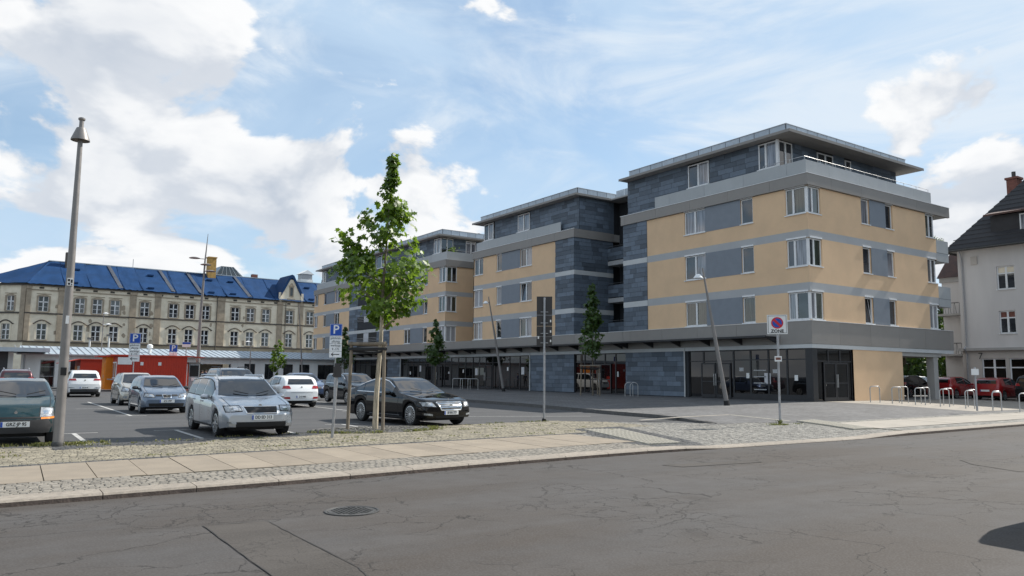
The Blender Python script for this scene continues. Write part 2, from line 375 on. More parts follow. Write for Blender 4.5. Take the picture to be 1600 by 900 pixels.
def wall(mb, u0, u1, v0, v1, holes=(), depth=.16, m=0):    # front face at w=0 with openings and their reveals
    ends = (u0, u1)
    us = sorted({u0, u1, *[x for h in holes for x in h[:2] if u0 < x < u1]}); vs_ = sorted({v0, v1, *[x for h in holes for x in h[2:] if v0 < x < v1]})
    for a, b in zip(us, us[1:]):
        for c, d in zip(vs_, vs_[1:]):
            uu, vv = (a+b)/2, (c+d)/2
            if any(h[0] < uu < h[1] and h[2] < vv < h[3] for h in holes): continue
            mb.poly(((a, 0, c), (b, 0, c), (b, 0, d), (a, 0, d)), m)
    for a, b, c, d in holes:
        if depth:
            
            if a not in ends: mb.poly(((a, 0, c), (a, 0, d), (a, -depth, d), (a, -depth, c)), m)
            if b not in ends: mb.poly(((b, 0, c), (b, 0, d), (b, -depth, d), (b, -depth, c)), m)
            
            mb.poly(((a, 0, d), (b, 0, d), (b, -depth, d), (a, -depth, d)), m); mb.poly(((a, 0, c), (b, 0, c), (b, -depth, c), (a, -depth, c)), m)
def window(parent, fr, u0, u1, v0, v1, n=1, pane='pane_dark', w=-.13, split=None, box=True, sill=True, frame='white_frame', t=.07, name='window', tilt=None):
    mb = MB(fr); w1 = w+.06
    mb.box(u0, u1, w, w1, v0, v0+t); mb.box(u0, u1, w, w1, v1-t, v1); mb.box(u0, u0+t, w, w1, v0+t, v1-t); mb.box(u1-t, u1, w, w1, v0+t, v1-t)
    ed = [u0] + [u0+(u1-u0)*(split[i] if split else (i+1)/n) for i in range(n-1)] + [u1]
    for e in ed[1:-1]: mb.box(e-t*.85, e+t*.85, w, w1+.012, v0+t, v1-t)
    win = mb.build(name, frame, parent)
    for i in range(n):
        q = pane[i % len(pane)] if isinstance(pane, (list, tuple)) else pane
        a, b = ed[i]+t*.8, ed[i+1]-t*.8
        pb = MB(fr)
        if tilt == i: pb.poly(((a, w+.02, v0+t), (b, w+.02, v0+t), (b, w-.16, v1-t), (a, w-.16, v1-t)))
        else: pb.box(a, b, w+.005, w+.025, v0+t*.8, v1-t*.8)
        pb.build('pane', q, win)
        if tilt == i:
            tb = MB(fr)
            for aa, bb in ((a, a+.06), (b-.06, b)): tb.poly(((aa, w+.035, v0+t), (bb, w+.035, v0+t), (bb, w-.14, v1-t), (aa, w-.14, v1-t)))
            tb.build('sash', frame, win)
    if sill:
        sb = MB(fr); sb.box(u0-.05, u1+.05, -.10, .06, v0-.05, v0); sb.build('sill', frame, win)
    if box:
        sb = MB(fr); sb.box(u0, u1, -.12, .035, v1, v1+.09); sb.build('roller_box', frame, win)
    return win
# ------------------------------------------------------------------ ground, road, pavements
XF, YC, ZB = 36.10, 24.58, 0.30
def clamp(a, lo=0.0, hi=1.0): return max(lo, min(hi, a))
def lerp_pts(pts, x):
    if x <= pts[0][0]: return pts[0][1]
    for (a, b), (c, d) in zip(pts, pts[1:]):
        if x <= c: return b+(d-b)*(x-a)/(c-a)
    return pts[-1][1]
KERB = [(-40, 8.4), (-8, 10.7), (0, 11.2), (4, 11.36), (7.5, 11.74), (11.3, 11.98), (13.5, 11.95), (19, 11.85), (30, 12.3), (60, 13.6), (140, 17.6)]
SLAB0 = [(-40, 9.9), (-8, 12.4), (0, 12.86), (4, 12.92), (8.5, 13.3), (12.2, 13.6)]
SLAB1 = [(-40, 12.4), (-8, 14.5), (0, 15.0), (4.5, 15.5), (10, 15.95), (13.5, 16.2)]
LOT0 = [(-40, 16), (-8, 18.2), (0, 18.66), (2, 18.75), (4, 19.3), (7.2, 20.1), (12.8, 20.9), (16.3, 21.27), (20.05, 17.15), (24.5, 17.1)]
kerb_y = lambda x: lerp_pts(KERB, x)
ROAD_Z = -0.045
def plaza_z(x, y):
    a = clamp((x-18)/18); b = clamp((y-kerb_y(x))/11.5)
    return .03 + .07*clamp((x-18.5)/2)*clamp((y-16.5)/4) + .20*min(a, b)
def grid_sheet(name, m, xs, lo, hi, ny, zf, smooth=True):
    mb = MB(); idx = []
    for x in xs:
        a, b = lo(x), hi(x); idx.append([mb.p((x, a+(b-a)*j/ny, zf(x, a+(b-a)*j/ny))) for j in range(ny+1)])
    for i in range(len(xs)-1):
        for j in range(ny): mb.face((idx[i][j], idx[i+1][j], idx[i+1][j+1], idx[i][j+1]))
    return mb.build(name, m, smooth=smooth)
fr_ = lambda a, b, n: [a+(b-a)*i/n for i in range(n+1)]
mb = MB(); mb.poly(((-1500, -1500, -.5), (1500, -1500, -.5), (1500, 1500, -.5), (-1500, 1500, -.5))); struct(mb.build('ground', 'lot'))
struct(grid_sheet('road', 'road', fr_(-60, 140, 100), lambda x: -25.0, lambda x: kerb_y(x)+.05, 6, lambda x, y: ROAD_Z))
lot = struct(grid_sheet('parking_lot', 'lot', fr_(-60, 24, 84), lambda x: lerp_pts(LOT0, x)-.25, lambda x: 150.0, 20, lambda x, y: 0.0))
# plaza in front of the apartment building (raised behind a kerb) and the forecourt to the right
PKERB = [(17.1, 20.05), (20.7, 21.15), (24.3, 21.45), (31.3, 22.6), (37.8, 22.95), (60, 23.6), (110, 24.2)]   # (y, x)
pk_x = lambda y: lerp_pts(PKERB, y)
mb = MB(); ys = fr_(17.1, 130, 90); rows = []
for y in ys:
    xa = pk_x(y); rows.append([mb.p((xa+(150-xa)*(j/24)**2, y, plaza_z(xa+(150-xa)*(j/24)**2, y))) for j in range(25)])
for r1, r2 in zip(rows, rows[1:]):
    for j in range(24): mb.face((r1[j], r1[j+1], r2[j+1], r2[j]))
plaza = struct(mb.build('plaza', 'plaza_paver', smooth=True))
struct(grid_sheet('forecourt', 'plaza_paver', fr_(18.9, 150, 60), lambda x: kerb_y(x)+3.5 if x > 22.5 else 16.9, lambda x: 17.12, 3, plaza_z))
struct(grid_sheet('bicycle_forecourt', 'slab_light', fr_(37.0, 60, 16), lambda x: max(kerb_y(x)+4.0, 17.0), lambda x: YC-.02, 8, lambda x, y: plaza_z(x, y)+.006))
# plaza kerb: dark stones
pkroot = thing('plaza_kerb', 'dark stone kerb edging the raised plaza beside the car park', 'kerb', (0, 0, 0))
y = 17.0
while y < 78:
    L = 1.0 if y < 45 else 3.0
    x1, x2 = pk_x(y), pk_x(y+L); z1, z2 = plaza_z(x1, y)-.046, plaza_z(x2, y+L)-.046
    mb = MB(); q = .008
    mb.prism(((x1-.13, y+q, -.1), (x1+.02, y+q, -.1), (x1+.02, y+q, z1+.05), (x1-.13, y+q, z1+.05)), (x2-x1, L-2*q, 0)); mb.build('kerb_stone', 'kerb_dark', pkroot); y += L
def kerb_h(x): return .035 if x < 12.8 else (.035-.045*clamp((x-12.8)/1.2) if x < 20 else -.010+.06*clamp((x-20)/1.5))
def drop(x, y): return .04*clamp((x-12.8)/1.2)*clamp((21.5-x)/1.5)*clamp(1-(y-kerb_y(x)-.2)/1.6)
# bed under the setts
struct(grid_sheet('sett_bed', 'joint', fr_(-30, 22.5, 60), lambda x: kerb_y(x)+.2, lambda x: lerp_pts(LOT0, x)+.1, 24, lambda x, y: plaza_z(x, y)-.024-drop(x, y)))
struct(grid_sheet('verge_bed', 'joint', fr_(22.5, 100, 60), lambda x: kerb_y(x)+.1, lambda x: kerb_y(x)+3.7, 4, lambda x, y: plaza_z(x, y)-.004))
# road kerb: light granite stones, dropped at the drive
kroot = thing('road_kerb', 'light granite kerb with worn brown face along the road', 'kerb', (0, 0, 0))
x = -9.0; k = 0
while x < 75:
    L = 1.15 if x < 25 else 2.3
    ya, yb = kerb_y(x), kerb_y(x+L); za, zb = kerb_h(x), kerb_h(x+L); g = .006
    mb = MB(); c = .025
    for (xx, yy, zz) in ((x+g, ya, za), (x+L-g, yb, zb)):
        for q in ((yy-.0, -.3), (yy-.0, zz-c), (yy+c, zz), (yy+.42, zz+.004), (yy+.42, -.3)): mb.p((xx, *q))
    for i in range(4): mb.face((i, i+1, 6+i, 5+i))
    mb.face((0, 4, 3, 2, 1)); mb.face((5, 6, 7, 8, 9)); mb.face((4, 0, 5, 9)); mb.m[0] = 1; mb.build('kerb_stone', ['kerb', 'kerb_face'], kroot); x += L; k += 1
# slabs
def slab_row(name, label, m, x0, x1, dx, lo, hi, z, shear=0.0):
    root = thing(name, label, 'pavement', (0, 0, 0)); root['kind'] = 'structure'; x = x0
    while x < x1:
        a, b = x+.007, x+dx-.007; zz = rnd.uniform(-.003, .003)
        pts = ((a, lo(a)+.01), (b, lo(b)+.01), (b+shear, hi(b)-.01), (a+shear, hi(a)-.01))
        mb = MB(); t = [(p[0], p[1], z(p[0], p[1])+zz) for p in pts]; mb.prism([(p[0], p[1], p[2]-.07) for p in t], (0, 0, .07)); mb.build('slab', m, root); x += dx
slab_row('slab_path', 'pale beige concrete slab path along the car park kerb', 'slab', -7.95, 12.3, .672, lambda x: lerp_pts(SLAB0, x), lambda x: lerp_pts(SLAB1, x), lambda x, y: .036, .06)
slab_row('slab_path', 'light concrete slab path in front of the bicycle stands', 'slab_light', 22.6, 70, 1.0, lambda x: kerb_y(x)+1.12, lambda x: kerb_y(x)+3.05, lambda x, y: plaza_z(x, y)+.02)
# setts: every sett its own domed block
setts = []          # (cx, cy, z, w, d, rot, material)
def in_slab(x, y): return x < 12.35 and lerp_pts(SLAB0, x)-.03 < y < lerp_pts(SLAB1, x)+.03
TQ = [(12.70, 12.98), (13.66, 12.86), (15.5, 17.0), (14.45, 17.45)]            # tactile strip corners
def tact(x, y):
    f = (y-12.9)/(17.2-12.9); return 12.70+f*1.75, 13.66+f*1.82
def add_setts(x0, x1, lo, hi, size, mfun, zf, skip):
    y = lo(x0)-1.5; r = 0
    ymax = max(hi(x0), hi(x1), hi((x0+x1)/2))
    j = 0
    while True:
        x = x0 + rnd.random()*size; base = j*size*.96; n = 0
        if lo(x0)-1.5+base > ymax+1: break
        while x < x1:
            w = size*rnd.uniform(.85, 1.18)
            t = (x-x0)/max(.01, x1-x0); yy = lo(x)+base-0.0 if abs(hi(x)-lo(x)) < 40 else base
            cy = lo(x)+base+size*.5+rnd.uniform(-.006, .006); cx = x+w/2
            if cy+size*.35 < hi(cx) and not skip(cx, cy):
                setts.append((cx, cy, zf(cx, cy)+rnd.uniform(-.004, .004), w-.008, size*rnd.uniform(.93, .98)-.004, rnd.uniform(-.04, .04), mfun(cx, cy)))
            x += w
        j += 1
        if j > 200: break
nosk = lambda x, y: False
add_setts(-6, 12.3, lambda x: kerb_y(x)+.43, lambda x: lerp_pts(SLAB0, x)-.0, .125, lambda x, y: 'sett_grey', lambda x, y: .036, nosk)
def msand(x, y):
    e = lerp_pts(LOT0, x)-y
    if y-lerp_pts(SLAB1, x) < .24: return 'sett_dark'
    if x < 8 and e < .85+.25*math.sin(x*2.2) and x > 1.2: return 'sett_dark'
    return 'sett_sand'
def hole_tree(x, y): return (x-9.0)**2/1.75**2+(y-19.95)**2/.95**2 < 1 or (x-1.36)**2+(y-19.07)**2 < .03
add_setts(-6, 14.3, lambda x: lerp_pts(SLAB1, x)+.02, lambda x: lerp_pts(LOT0, x)-.02, .125, msand, lambda x, y: .03, lambda x, y: hole_tree(x, y) or (x > 12.35 and tact(x, y)[0]-.35 < x))
def mdrive(x, y):
    a, b = tact(x, y)
    if a-.55 < x < b+.60 and 12.3 < y < 17.9: return 'sett_dark'
    if y > 17.6: return 'sett_sand' if x < 17.5 else 'sett_pale'
    return 'sett_pale'
add_setts(12.3, 22.5, lambda x: kerb_y(x)+.43, lambda x: lerp_pts(LOT0, x)-.02, .13, mdrive, lambda x, y: plaza_z(x, y)-.004-drop(x, y),
          lambda x, y: (tact(x, y)[0]-.02 < x < tact(x, y)[1]+.02 and 12.9 < y < 17.3) or (x < 14.3 and y > 16.3 and x < tact(x, y)[0]-.35) or (x < 14.3 and tact(x, y)[0]-.35 > x and y > lerp_pts(SLAB1, x)))
add_setts(22.5, 60, lambda x: kerb_y(x)+.43, lambda x: kerb_y(x)+1.1, .17, lambda x, y: 'sett_pale', lambda x, y: plaza_z(x, y)+.015, nosk)
add_setts(22.5, 60, lambda x: kerb_y(x)+3.07, lambda x: kerb_y(x)+3.6, .17, lambda x, y: 'sett_pale', lambda x, y: plaza_z(x, y)+.015, nosk)
def sett_shape(mb, s, m=0, a=0.0, origin=(0, 0, 0)):
    cx, cy, z, w, d, r, _ = s; c, sn = math.cos(r), math.sin(r)
    def P(x, y, zz): return (cx+x*c-y*sn-origin[0], cy+x*sn+y*c-origin[1], zz-origin[2])
    lo = [mb.p(P(x*w/2, y*d/2, z-.05)) for x, y in ((-1, -1), (1, -1), (1, 1), (-1, 1))]
    md = [mb.p(P(x*w/2, y*d/2, z-.008)) for x, y in ((-1, -1), (1, -1), (1, 1), (-1, 1))]
    hi = [mb.p(P(x*(w/2-.013), y*(d/2-.013), z)) for x, y in ((-1, -1), (1, -1), (1, 1), (-1, 1))]
    for i in range(4):
        k = (i+1) % 4; mb.face((lo[i], lo[k], md[k], md[i]), m, a); mb.face((md[i], md[k], hi[k], hi[i]), m, a)
    mb.face(hi, m, a)
def size_px(s):
    x, y, d = to_px((s[0], s[1], s[2]))
    return s[3]*s[4]/(d**3) if (-5 < x < 1605 and 0 < y < 905) else 0
setts.sort(key=size_px, reverse=True)
sroot = thing('sett_paving', 'bands of small granite setts beside kerb and slab path', 'paving', (0, 0, 0)); sroot['kind'] = 'structure'
SH = {}
for s in setts[:300]:
    k = (s[6], round(s[3], 2), round(s[4], 2))
    if k not in SH:
        mb = MB(); sett_shape(mb, (0, 0, 0, k[1], k[2], 0, k[0])); o = mb.build('sett', k[0], fix=False); SH[k] = o.data; bpy.data.objects.remove(o)
    o = link('sett', SH[k], sroot); o.location = s[:3]; o.rotation_euler = (rnd.uniform(-.03, .03), rnd.uniform(-.03, .03), s[5])
for m in ('sett_grey', 'sett_sand', 'sett_dark', 'sett_pale'):
    mb = MB()
    for s in setts[300:]:
        if s[6] == m: sett_shape(mb, s, 0, rnd.random())
    if mb.f: stuff(mb.build('sett_field', m, sroot, fix=False, attr=True))
# tactile plates with ribs
def tactile(label, quad, n, z, ribs=9):
    root = thing('tactile_strip', label, 'paving', (0, 0, 0)); q = [Vector((*p, 0)) for p in quad]
    for i in range(n):
        f0, f1 = i/n+.004, (i+1)/n-.004
        a, b = q[0].lerp(q[3], f0), q[1].lerp(q[2], f0); c, d = q[1].lerp(q[2], f1), q[0].lerp(q[3], f1)
        mb = MB(); mb.prism([(p.x, p.y, z(p.x, p.y)-.03) for p in (a, b, c, d)], (0, 0, .045))
        for k in range(ribs):
            g0, g1 = (k+.2)/ribs, (k+.75)/ribs
            e = [a.lerp(b, g0), a.lerp(b, g1), d.lerp(c, g1), d.lerp(c, g0)]
            mb.prism([(p.x, p.y, z(p.x, p.y)+.015) for p in e], (0, 0, .009))
        mb.build('plate', 'tactile', root)
tactile('ribbed pale tactile strip at the left side of the driveway', TQ, 14, lambda x, y: .024)
tactile('ribbed pale tactile strip at the right side of the driveway', [(21.3, 13.2), (22.3, 13.2), (23.9, 16.3), (22.9, 16.3)], 10, lambda x, y: plaza_z(x, y)+.02)
# painted lines
def strip(name, label, a, b, w, m, zf, cat='marking'):
    a, b = Vector(a), Vector(b); d = (b-a).normalized(); n = Vector((-d.y, d.x))*w/2; k = max(1, int((b-a).length/2))
    mb = MB(); R = [a.lerp(b, i/k) for i in range(k+1)]; L_ = [(mb.p((*(p-n), zf(*(p-n)))), mb.p((*(p+n), zf(*(p+n))))) for p in R]
    for p, q in zip(L_, L_[1:]): mb.face((p[0], q[0], q[1], p[1]))
    return tag(mb.build(name, m), label, cat)
z4 = lambda x, y: .005
def bay(x, y0, y1, lab, t=True):
    root = thing('bay_line', lab, 'marking', (0, 0, 0), group='parking bay lines')
    mb = MB(); mb.poly(((x-.055, y0, .005), (x+.055, y0, .005), (x+.055, y1, .005), (x-.055, y1, .005))); mb.build('line', 'paint', root)
    if t: mb = MB(); mb.poly(((x-.55, y1, .006), (x+.55, y1, .006), (x+.55, y1+.09, .006), (x-.55, y1+.09, .006))); mb.build('end_bar', 'paint', root)
names1 = ['white bay line right of the green hatchback', 'white bay line left of the silver estate', 'white bay line right of the silver estate', 'white bay line left of the black saloon', 'white bay line right of the black saloon']
for i, nm in enumerate(names1):
    x = 1.95+2.45*i; bay(x, lerp_pts(LOT0, x)+.05, 22.6+.12*i, nm)
for i, nm in enumerate(['white bay line left of the blue grey hatchback', 'white bay line right of the blue grey hatchback', 'white bay line beside the dark people carrier', 'white bay line beside the white hatchback', 'white bay line beside the dark compact car']):
    x = 4.40+2.45*i+(1.1 if i > 2 else 0)
    root = thing('bay_line', nm, 'marking', (0, 0, 0), group='parking bay lines')
    mb = MB(); mb.poly(((x-.055, 30.6, .005), (x+.055, 30.6, .005), (x+.055, 44.8, .005), (x-.055, 44.8, .005))); mb.build('line', 'paint', root)
    mb = MB(); mb.poly(((x-.5, 30.5, .006), (x+.5, 30.5, .006), (x+.5, 30.59, .006), (x-.5, 30.59, .006))); mb.build('end_bar', 'paint', root)
strip('bay_line', 'long white cross line behind the front row of cars', (3.2, 36.9), (4.3, 36.9), .09, 'paint', z4)
strip('aisle_line', 'white line on the asphalt right of the black saloon', (14.2, 25.5), (19.6, 23.2), .1, 'paint', z4)
strip('drain_line', 'pale stone drain line across the plaza near the driveway', G(1000, 654, .11).xy, G(1140, 647.5, .16).xy, .2, 'slab_light', lambda x, y: plaza_z(x, y)+.006, 'paving')
strip('drain_line', 'thin pale stone line towards the no stopping sign', G(1140, 647.5, .16).xy, G(1235, 656, .13).xy, .12, 'tactile', lambda x, y: plaza_z(x, y)+.006, 'paving')
# repaired patches in the road with tar seams
def patch(px, label):
    pts = [G(x, y, ROAD_Z) for x, y in px]; root = thing('road_patch', label, 'road patch', (0, 0, 0)); root['kind'] = 'structure'
    mb = MB(); mb.poly([(p.x, p.y, ROAD_Z+.004) for p in pts]); mb.build('asphalt_sheet', 'road_patch', root)
    for a, b in zip(pts, pts[1:]+pts[:1]):
        d = (b-a).normalized(); n = Vector((-d.y, d.x, 0))*.007; k = 14; mb = MB(); L_ = []
        for i in range(k+1):
            p = a.lerp(b, i/k)+Vector((-d.y, d.x, 0))*rnd.uniform(-.006, .006); w = rnd.uniform(.5, 1.4); L_.append((mb.p((p.x-n.x*w, p.y-n.y*w, ROAD_Z+.008)), mb.p((p.x+n.x*w, p.y+n.y*w, ROAD_Z+.008))))
        for p, q in zip(L_, L_[1:]): mb.face((p[0], q[0], q[1], p[1]))
        mb.build('tar_seam', 'tar', root)
patch([(318, 822), (418, 815), (560, 888), (640, 960), (520, 980), (430, 905)], 'rough asphalt patch with dark tar seams in the near road')
patch([(1034, 727), (1180, 719), (1190, 722.5), (1068, 730)], 'thin dark repair strip in the road by the driveway')
patch([(1500, 719), (1600, 726), (1640, 738), (1590, 737), (1520, 726)], 'pale worn repair patch at the right of the road')
# manhole
mc = G(550, 799, ROAD_Z); mroot = thing('manhole_cover', 'round dark iron manhole cover in the road', 'manhole', (mc.x, mc.y, ROAD_Z))
mb = MB(); mb.lathe([(.325, 0), (.325, .012), (.30, .012), (.295, .004)], 32); mb.build('ring', 'iron', mroot)
mb = MB(); mb.lathe([(.285, 0), (.285, .010)], 32); mb.build('lid', 'iron', mroot)
mb = MB()
for i in range(-5, 6):
    for j in range(-5, 6):
        if i*i+j*j < 25: mb.box(i*.05-.016, i*.05+.016, j*.05-.016, j*.05+.016, .010, .017)
stuff(mb.build('studs', 'iron', mroot))
# gravel bed of the staked tree
mb = MB(); n = 28; ring = [(9.0+1.75*math.cos(2*math.pi*k/n), 19.95+.95*math.sin(2*math.pi*k/n)) for k in range(n)]
gr = thing('tree_pit', 'pale gravel tree pit with stone rim around the staked tree', 'tree pit', (9.0, 19.95, 0))
mb.poly([(p[0]-9.0, p[1]-19.95, .045) for p in ring]); mb.build('gravel_bed', 'gravel', gr)
mb = MB(); pts = [(1.77*math.cos(2*math.pi*k/n), .97*math.sin(2*math.pi*k/n), .035) for k in range(n+1)]; mb.tube(pts, .035, 5); mb.build('rim', 'kerb_dark', gr)
mb = MB()
for k in range(900):
    a = rnd.uniform(0, 6.283); r = math.sqrt(rnd.random())*.97; x, y = r*1.72*math.cos(a), r*.92*math.sin(a); s = rnd.uniform(.012, .035)
    mb.box(x-s, x+s, y-s*.8, y+s*.8, .03, .045+s, 0, rnd.random())
stuff(mb.build('stones', 'sett_pale', gr, attr=True))
# weeds growing in joints
mb = MB()
def tuft(x, y, z, n, h, spread):
    for k in range(n):
        a = rnd.uniform(0, 6.283); r = abs(rnd.gauss(0, spread)); bx, by = x+r*math.cos(a), y+r*math.sin(a)*.6; hh = h*rnd.uniform(.4, 1.2); w = rnd.uniform(.006, .014); b = rnd.uniform(0, 6.283); l = hh*rnd.uniform(.3, .9)
        dx, dy = math.cos(b), math.sin(b); q = rnd.random()
        mb.poly(((bx-dy*w, by+dx*w, z), (bx+dy*w, by-dx*w, z), (bx+dx*l*.4+dy*w*.8, by+dy*l*.4-dx*w*.8, z+hh*.7), (bx+dx*l, by+dy*l, z+hh), (bx+dx*l*.4-dy*w*.8, by+dy*l*.4+dx*w*.8, z+hh*.7)), 0, q)
for k in range(14): tuft(1.36+rnd.gauss(0, .45), 18.95+rnd.gauss(0, .12), .03, 40, .07, .14)
for k in range(26): tuft(rnd.uniform(.2, 13), 0, .03, 0, .1, .1)
for k in range(34):
    x = rnd.uniform(1, 16); tuft(x, lerp_pts(LOT0, x)-rnd.uniform(.02, .25), .03, 14, .045, .12)
for k in range(34):
    a = rnd.uniform(3.3, 6.4); tuft(9.0+1.85*math.cos(a), 19.95+1.05*math.sin(a), .03, 16, .07, .13)
for k in range(60):
    x = rnd.uniform(-1, 15.5); y = rnd.uniform(lerp_pts(SLAB1, x)+.3, lerp_pts(LOT0, x)-.2); tuft(x, y, .03, 14, .035, .16)
zp = G(1219, 661, .12)
for k in range(9): tuft(zp.x+rnd.gauss(0, .4), zp.y+rnd.gauss(0, .12), plaza_z(zp.x, zp.y), 24, .045, .14)
for k in range(3): tuft(zp.x+rnd.gauss(0, .05), zp.y+rnd.gauss(0, .05), plaza_z(zp.x, zp.y), 9, .15, .04)
stuff(mb.build('weeds', 'weed', fix=False, attr=True), 'low weeds and dry grass in the paving joints', 'weeds')
# ------------------------------------------------------------------ apartment building: three blocks on one glazed ground floor
F_WIN = [(4.38, 5.88), (7.28, 8.80), (10.18, 11.66)]
WALLV = [(4.32, 5.90), (6.37, 8.82), (9.25, 11.68)]; BANDV = [(5.90, 6.37), (8.82, 9.25)]
class Block:
    def __init__(s, label, u0, u1):
        s.root = thing('apartment_building', label, 'building', (XF, YC+u0, ZB), group='apartment blocks on the plaza'); s.u0, s.u1, s.L = u0, u1, u1-u0; s.tiles = []
    def FL(s, off=0.0): return lambda u, w, v: (off-w, u-s.u0, v)              # facade facing the plaza (-x); u measured from the street corner
    def FR(s, y, off=0.0): return lambda t, w, v: (t, y-s.u0-w, v)             # facade facing the street (-y)
    def tile(s, fr, u0, u1, v0, v1, holes=(), rh=.305):
        nr = max(1, round((v1-v0)/rh)); h = (v1-v0)/nr
        for r in range(nr):
            u = u0-rnd.uniform(0, .7); a = v0+r*h
            while u < u1:
                w = rnd.choice((.62, .9, 1.2, 1.2)); x0, x1 = max(u, u0)+.007, min(u+w, u1)-.007; u += w
                if x1-x0 < .06: continue
                segs = [(x0, x1)]
                for hu0, hu1, hv0, hv1 in holes:
                    if a+h*.5 > hv0 and a+h*.5 < hv1:
                        ns = []
                        for p, q in segs:
                            if q <= hu0 or p >= hu1: ns.append((p, q)); continue
                            if p < hu0-.05: ns.append((p, hu0))
                            if q > hu1+.05: ns.append((hu1, q))
                        segs = ns
                for p, q in segs: s.tiles.append((fr, (p, q, .004, .028+rnd.uniform(0, .006), a+.008, a+h-.008)))
    def flush_tiles(s):
        def key(t):
            fr, b = t; c = fr((b[0]+b[1])/2, .03, (b[4]+b[5])/2); w = Vector(c)+Vector(s.root.location); x, y, d = to_px(w)
            return (b[1]-b[0])*(b[5]-b[4])/d**2 if -20 < x < 1620 else 0
        s.tiles.sort(key=key, reverse=True)
        for fr, b in s.tiles[:298]: fpiece('slate', fr, b, 'slate', s.root)
        rest = s.tiles[298:]
        if rest:
            mb = MB()
            for fr, b in rest: mb.fr = fr; mb.box(b[0], b[1], b[2], b[3], b[4], b[5], 0, rnd.random())
            stuff(mb.build('slate_field', 'slate', s.root, attr=True))
    def part(s, name, m, fr, boxes, **k):
        mb = MB(fr)
        for b in boxes: mb.box(*b)
        return mb.build(name, m, s.root, **k)
    def panels(s, name, fr, u0, u1, step, w0, w1, v0, v1, m, first=None):
        u = u0; e = first if first is not None else u0+step
        while u < u1-.02:
            e2 = min(e, u1); fpiece(name, fr, (u+.006, e2-.006, w0, w1, v0, v1), m, s.root); u = e2; e = e2+step
    def glazing(s, fr, u0, u1, v0, v1, step, door=None, sill=.0, transom=None, n_extra=0, name='shop_window'):
        mb = MB(fr); t = .05
        mb.box(u0, u1, -.16, -.08, v0, v0+.07+sill); mb.box(u0, u1, -.16, -.08, v1-.07, v1)
        n = max(1, round((u1-u0)/step)); ed = fr_(u0, u1, n)
        for e in ed: mb.box(max(u0, e-t), min(u1, e+t), -.16, -.075, v0+.07+sill, v1-.07)
        if transom: mb.box(u0+t, u1-t, -.16, -.082, transom-.03, transom+.03)
        o = mb.build(name, 'dark_frame', s.root)
        for a, b in zip(ed, ed[1:]):
            for c, d in (((v0+.07+sill, transom-.03), (transom+.03, v1-.07)) if transom else ((v0+.07+sill, v1-.07),)):
                pb = MB(fr); pb.box(a+t, b-t, -.13, -.11, c, d); pb.build('pane', 'pane_shop', o)
        if door:
            for k, (a, b) in enumerate(door):
                db = MB(fr); z1 = 2.1
                db.box(a, a+.09, -.08, -.04, .03, z1); db.box(b-.09, b, -.08, -.04, .03, z1); db.box(a+.09, b-.09, -.08, -.04, .03, .22); db.box(a+.09, b-.09, -.08, -.04, z1-.09, z1); db.box(a+.09, b-.09, -.08, -.045, .95, 1.02)
                dd = db.build('door', 'dark_frame', s.root); hb = MB(fr); hx = b-.05 if k % 2 == 0 else a+.05; hb.tube([(hx, .03, .75), (hx, .03, 1.45)], .018, 6); hb.build('handle', 'steel', dd)
                pb = MB(fr); pb.box(a+.09, b-.09, -.075, -.06, 1.02, z1-.09); pb.box(a+.09, b-.09, -.075, -.06, .22, .95); pb.build('pane', 'pane_shop', dd)
        return o
    def canopy(s, u0, u1):
        fr = s.FL(); mb = MB(fr); mb.box(u0, u1, .07, 1.15, 3.46, 3.51); mb.box(u0, u1, 1.10, 1.17, 3.44, 3.55); o = mb.build('canopy', 'dark_frame', s.root)
        u = u0+.05
        while u < u1:
            b = MB(fr); b.prism(((u, .07, 3.10), (u, .07, 3.455), (u, 1.1, 3.455)), (.07, 0, 0)); b.build('bracket', 'dark_frame', o); u += 2.4
    def body(s, t_depth, u0, u1, z0=4.32, z1=12.3, x0=.18):   # plain core so that nothing shows through
        s.part('core', 'slate_back', None, [(x0, t_depth, u0-s.u0, u1-s.u0, z0, z1)])
C_P = ['pane_curtain', 'pane_dark', 'pane_dark', 'pane_curtain', 'pane_green']
def rp(k=1): return [rnd.choice(C_P) for _ in range(k)]
def roof(b, x0, x1, y0, y1, up_in=.8, z=14.90, sides='LR'):
    b.part('roof_slab', ['soffit'], None, [(x0, x1, y0, y1, z, z+.10)])
    b.part('roof_edge', 'taupe', None, [(x0-.03, x0, y0-.03, y1, z-.03, z+.13), (x0, x1, y0-.03, y0, z-.03, z+.13)])
    b.part('roof_deck', 'zinc', None, [(x0+.05, x1, y0+.05, y1, z+.10, z+.14)])
    n = max(2, round((y1-y0-2*up_in)/1.0)); ed = fr_(y0+up_in, y1-up_in*.3, n)
    for a, c in zip(ed, ed[1:]): piece('roof_upstand', (x0+up_in-.05, x0+up_in, a+.02, c-.02, z+.14, z+.74), 'zinc', b.root)
    n = max(2, round((x1-x0-2*up_in)/1.0)); ed = fr_(x0+up_in, x1-up_in, n)
    for a, c in zip(ed, ed[1:]): piece('roof_upstand', (a+.02, c-.02, y0+up_in-.05, y0+up_in, z+.14, z+.74), 'zinc', b.root)
    b.part('upstand_core', 'iron', None, [(x0+up_in+.001, x0+up_in+.04, y0+up_in, y1-up_in*.3, z+.14, z+.73), (x0+up_in+.05, x1-up_in, y0+up_in+.001, y0+up_in+.04, z+.14, z+.73)])
    b.part('upstand_cap', 'galv', None, [(x0+up_in-.08, x0+up_in+.05, y0+up_in-.08, y1-up_in*.3, z+.74, z+.78), (x0+up_in+.05, x1-up_in, y0+up_in-.08, y0+up_in+.05, z+.74, z+.78)])

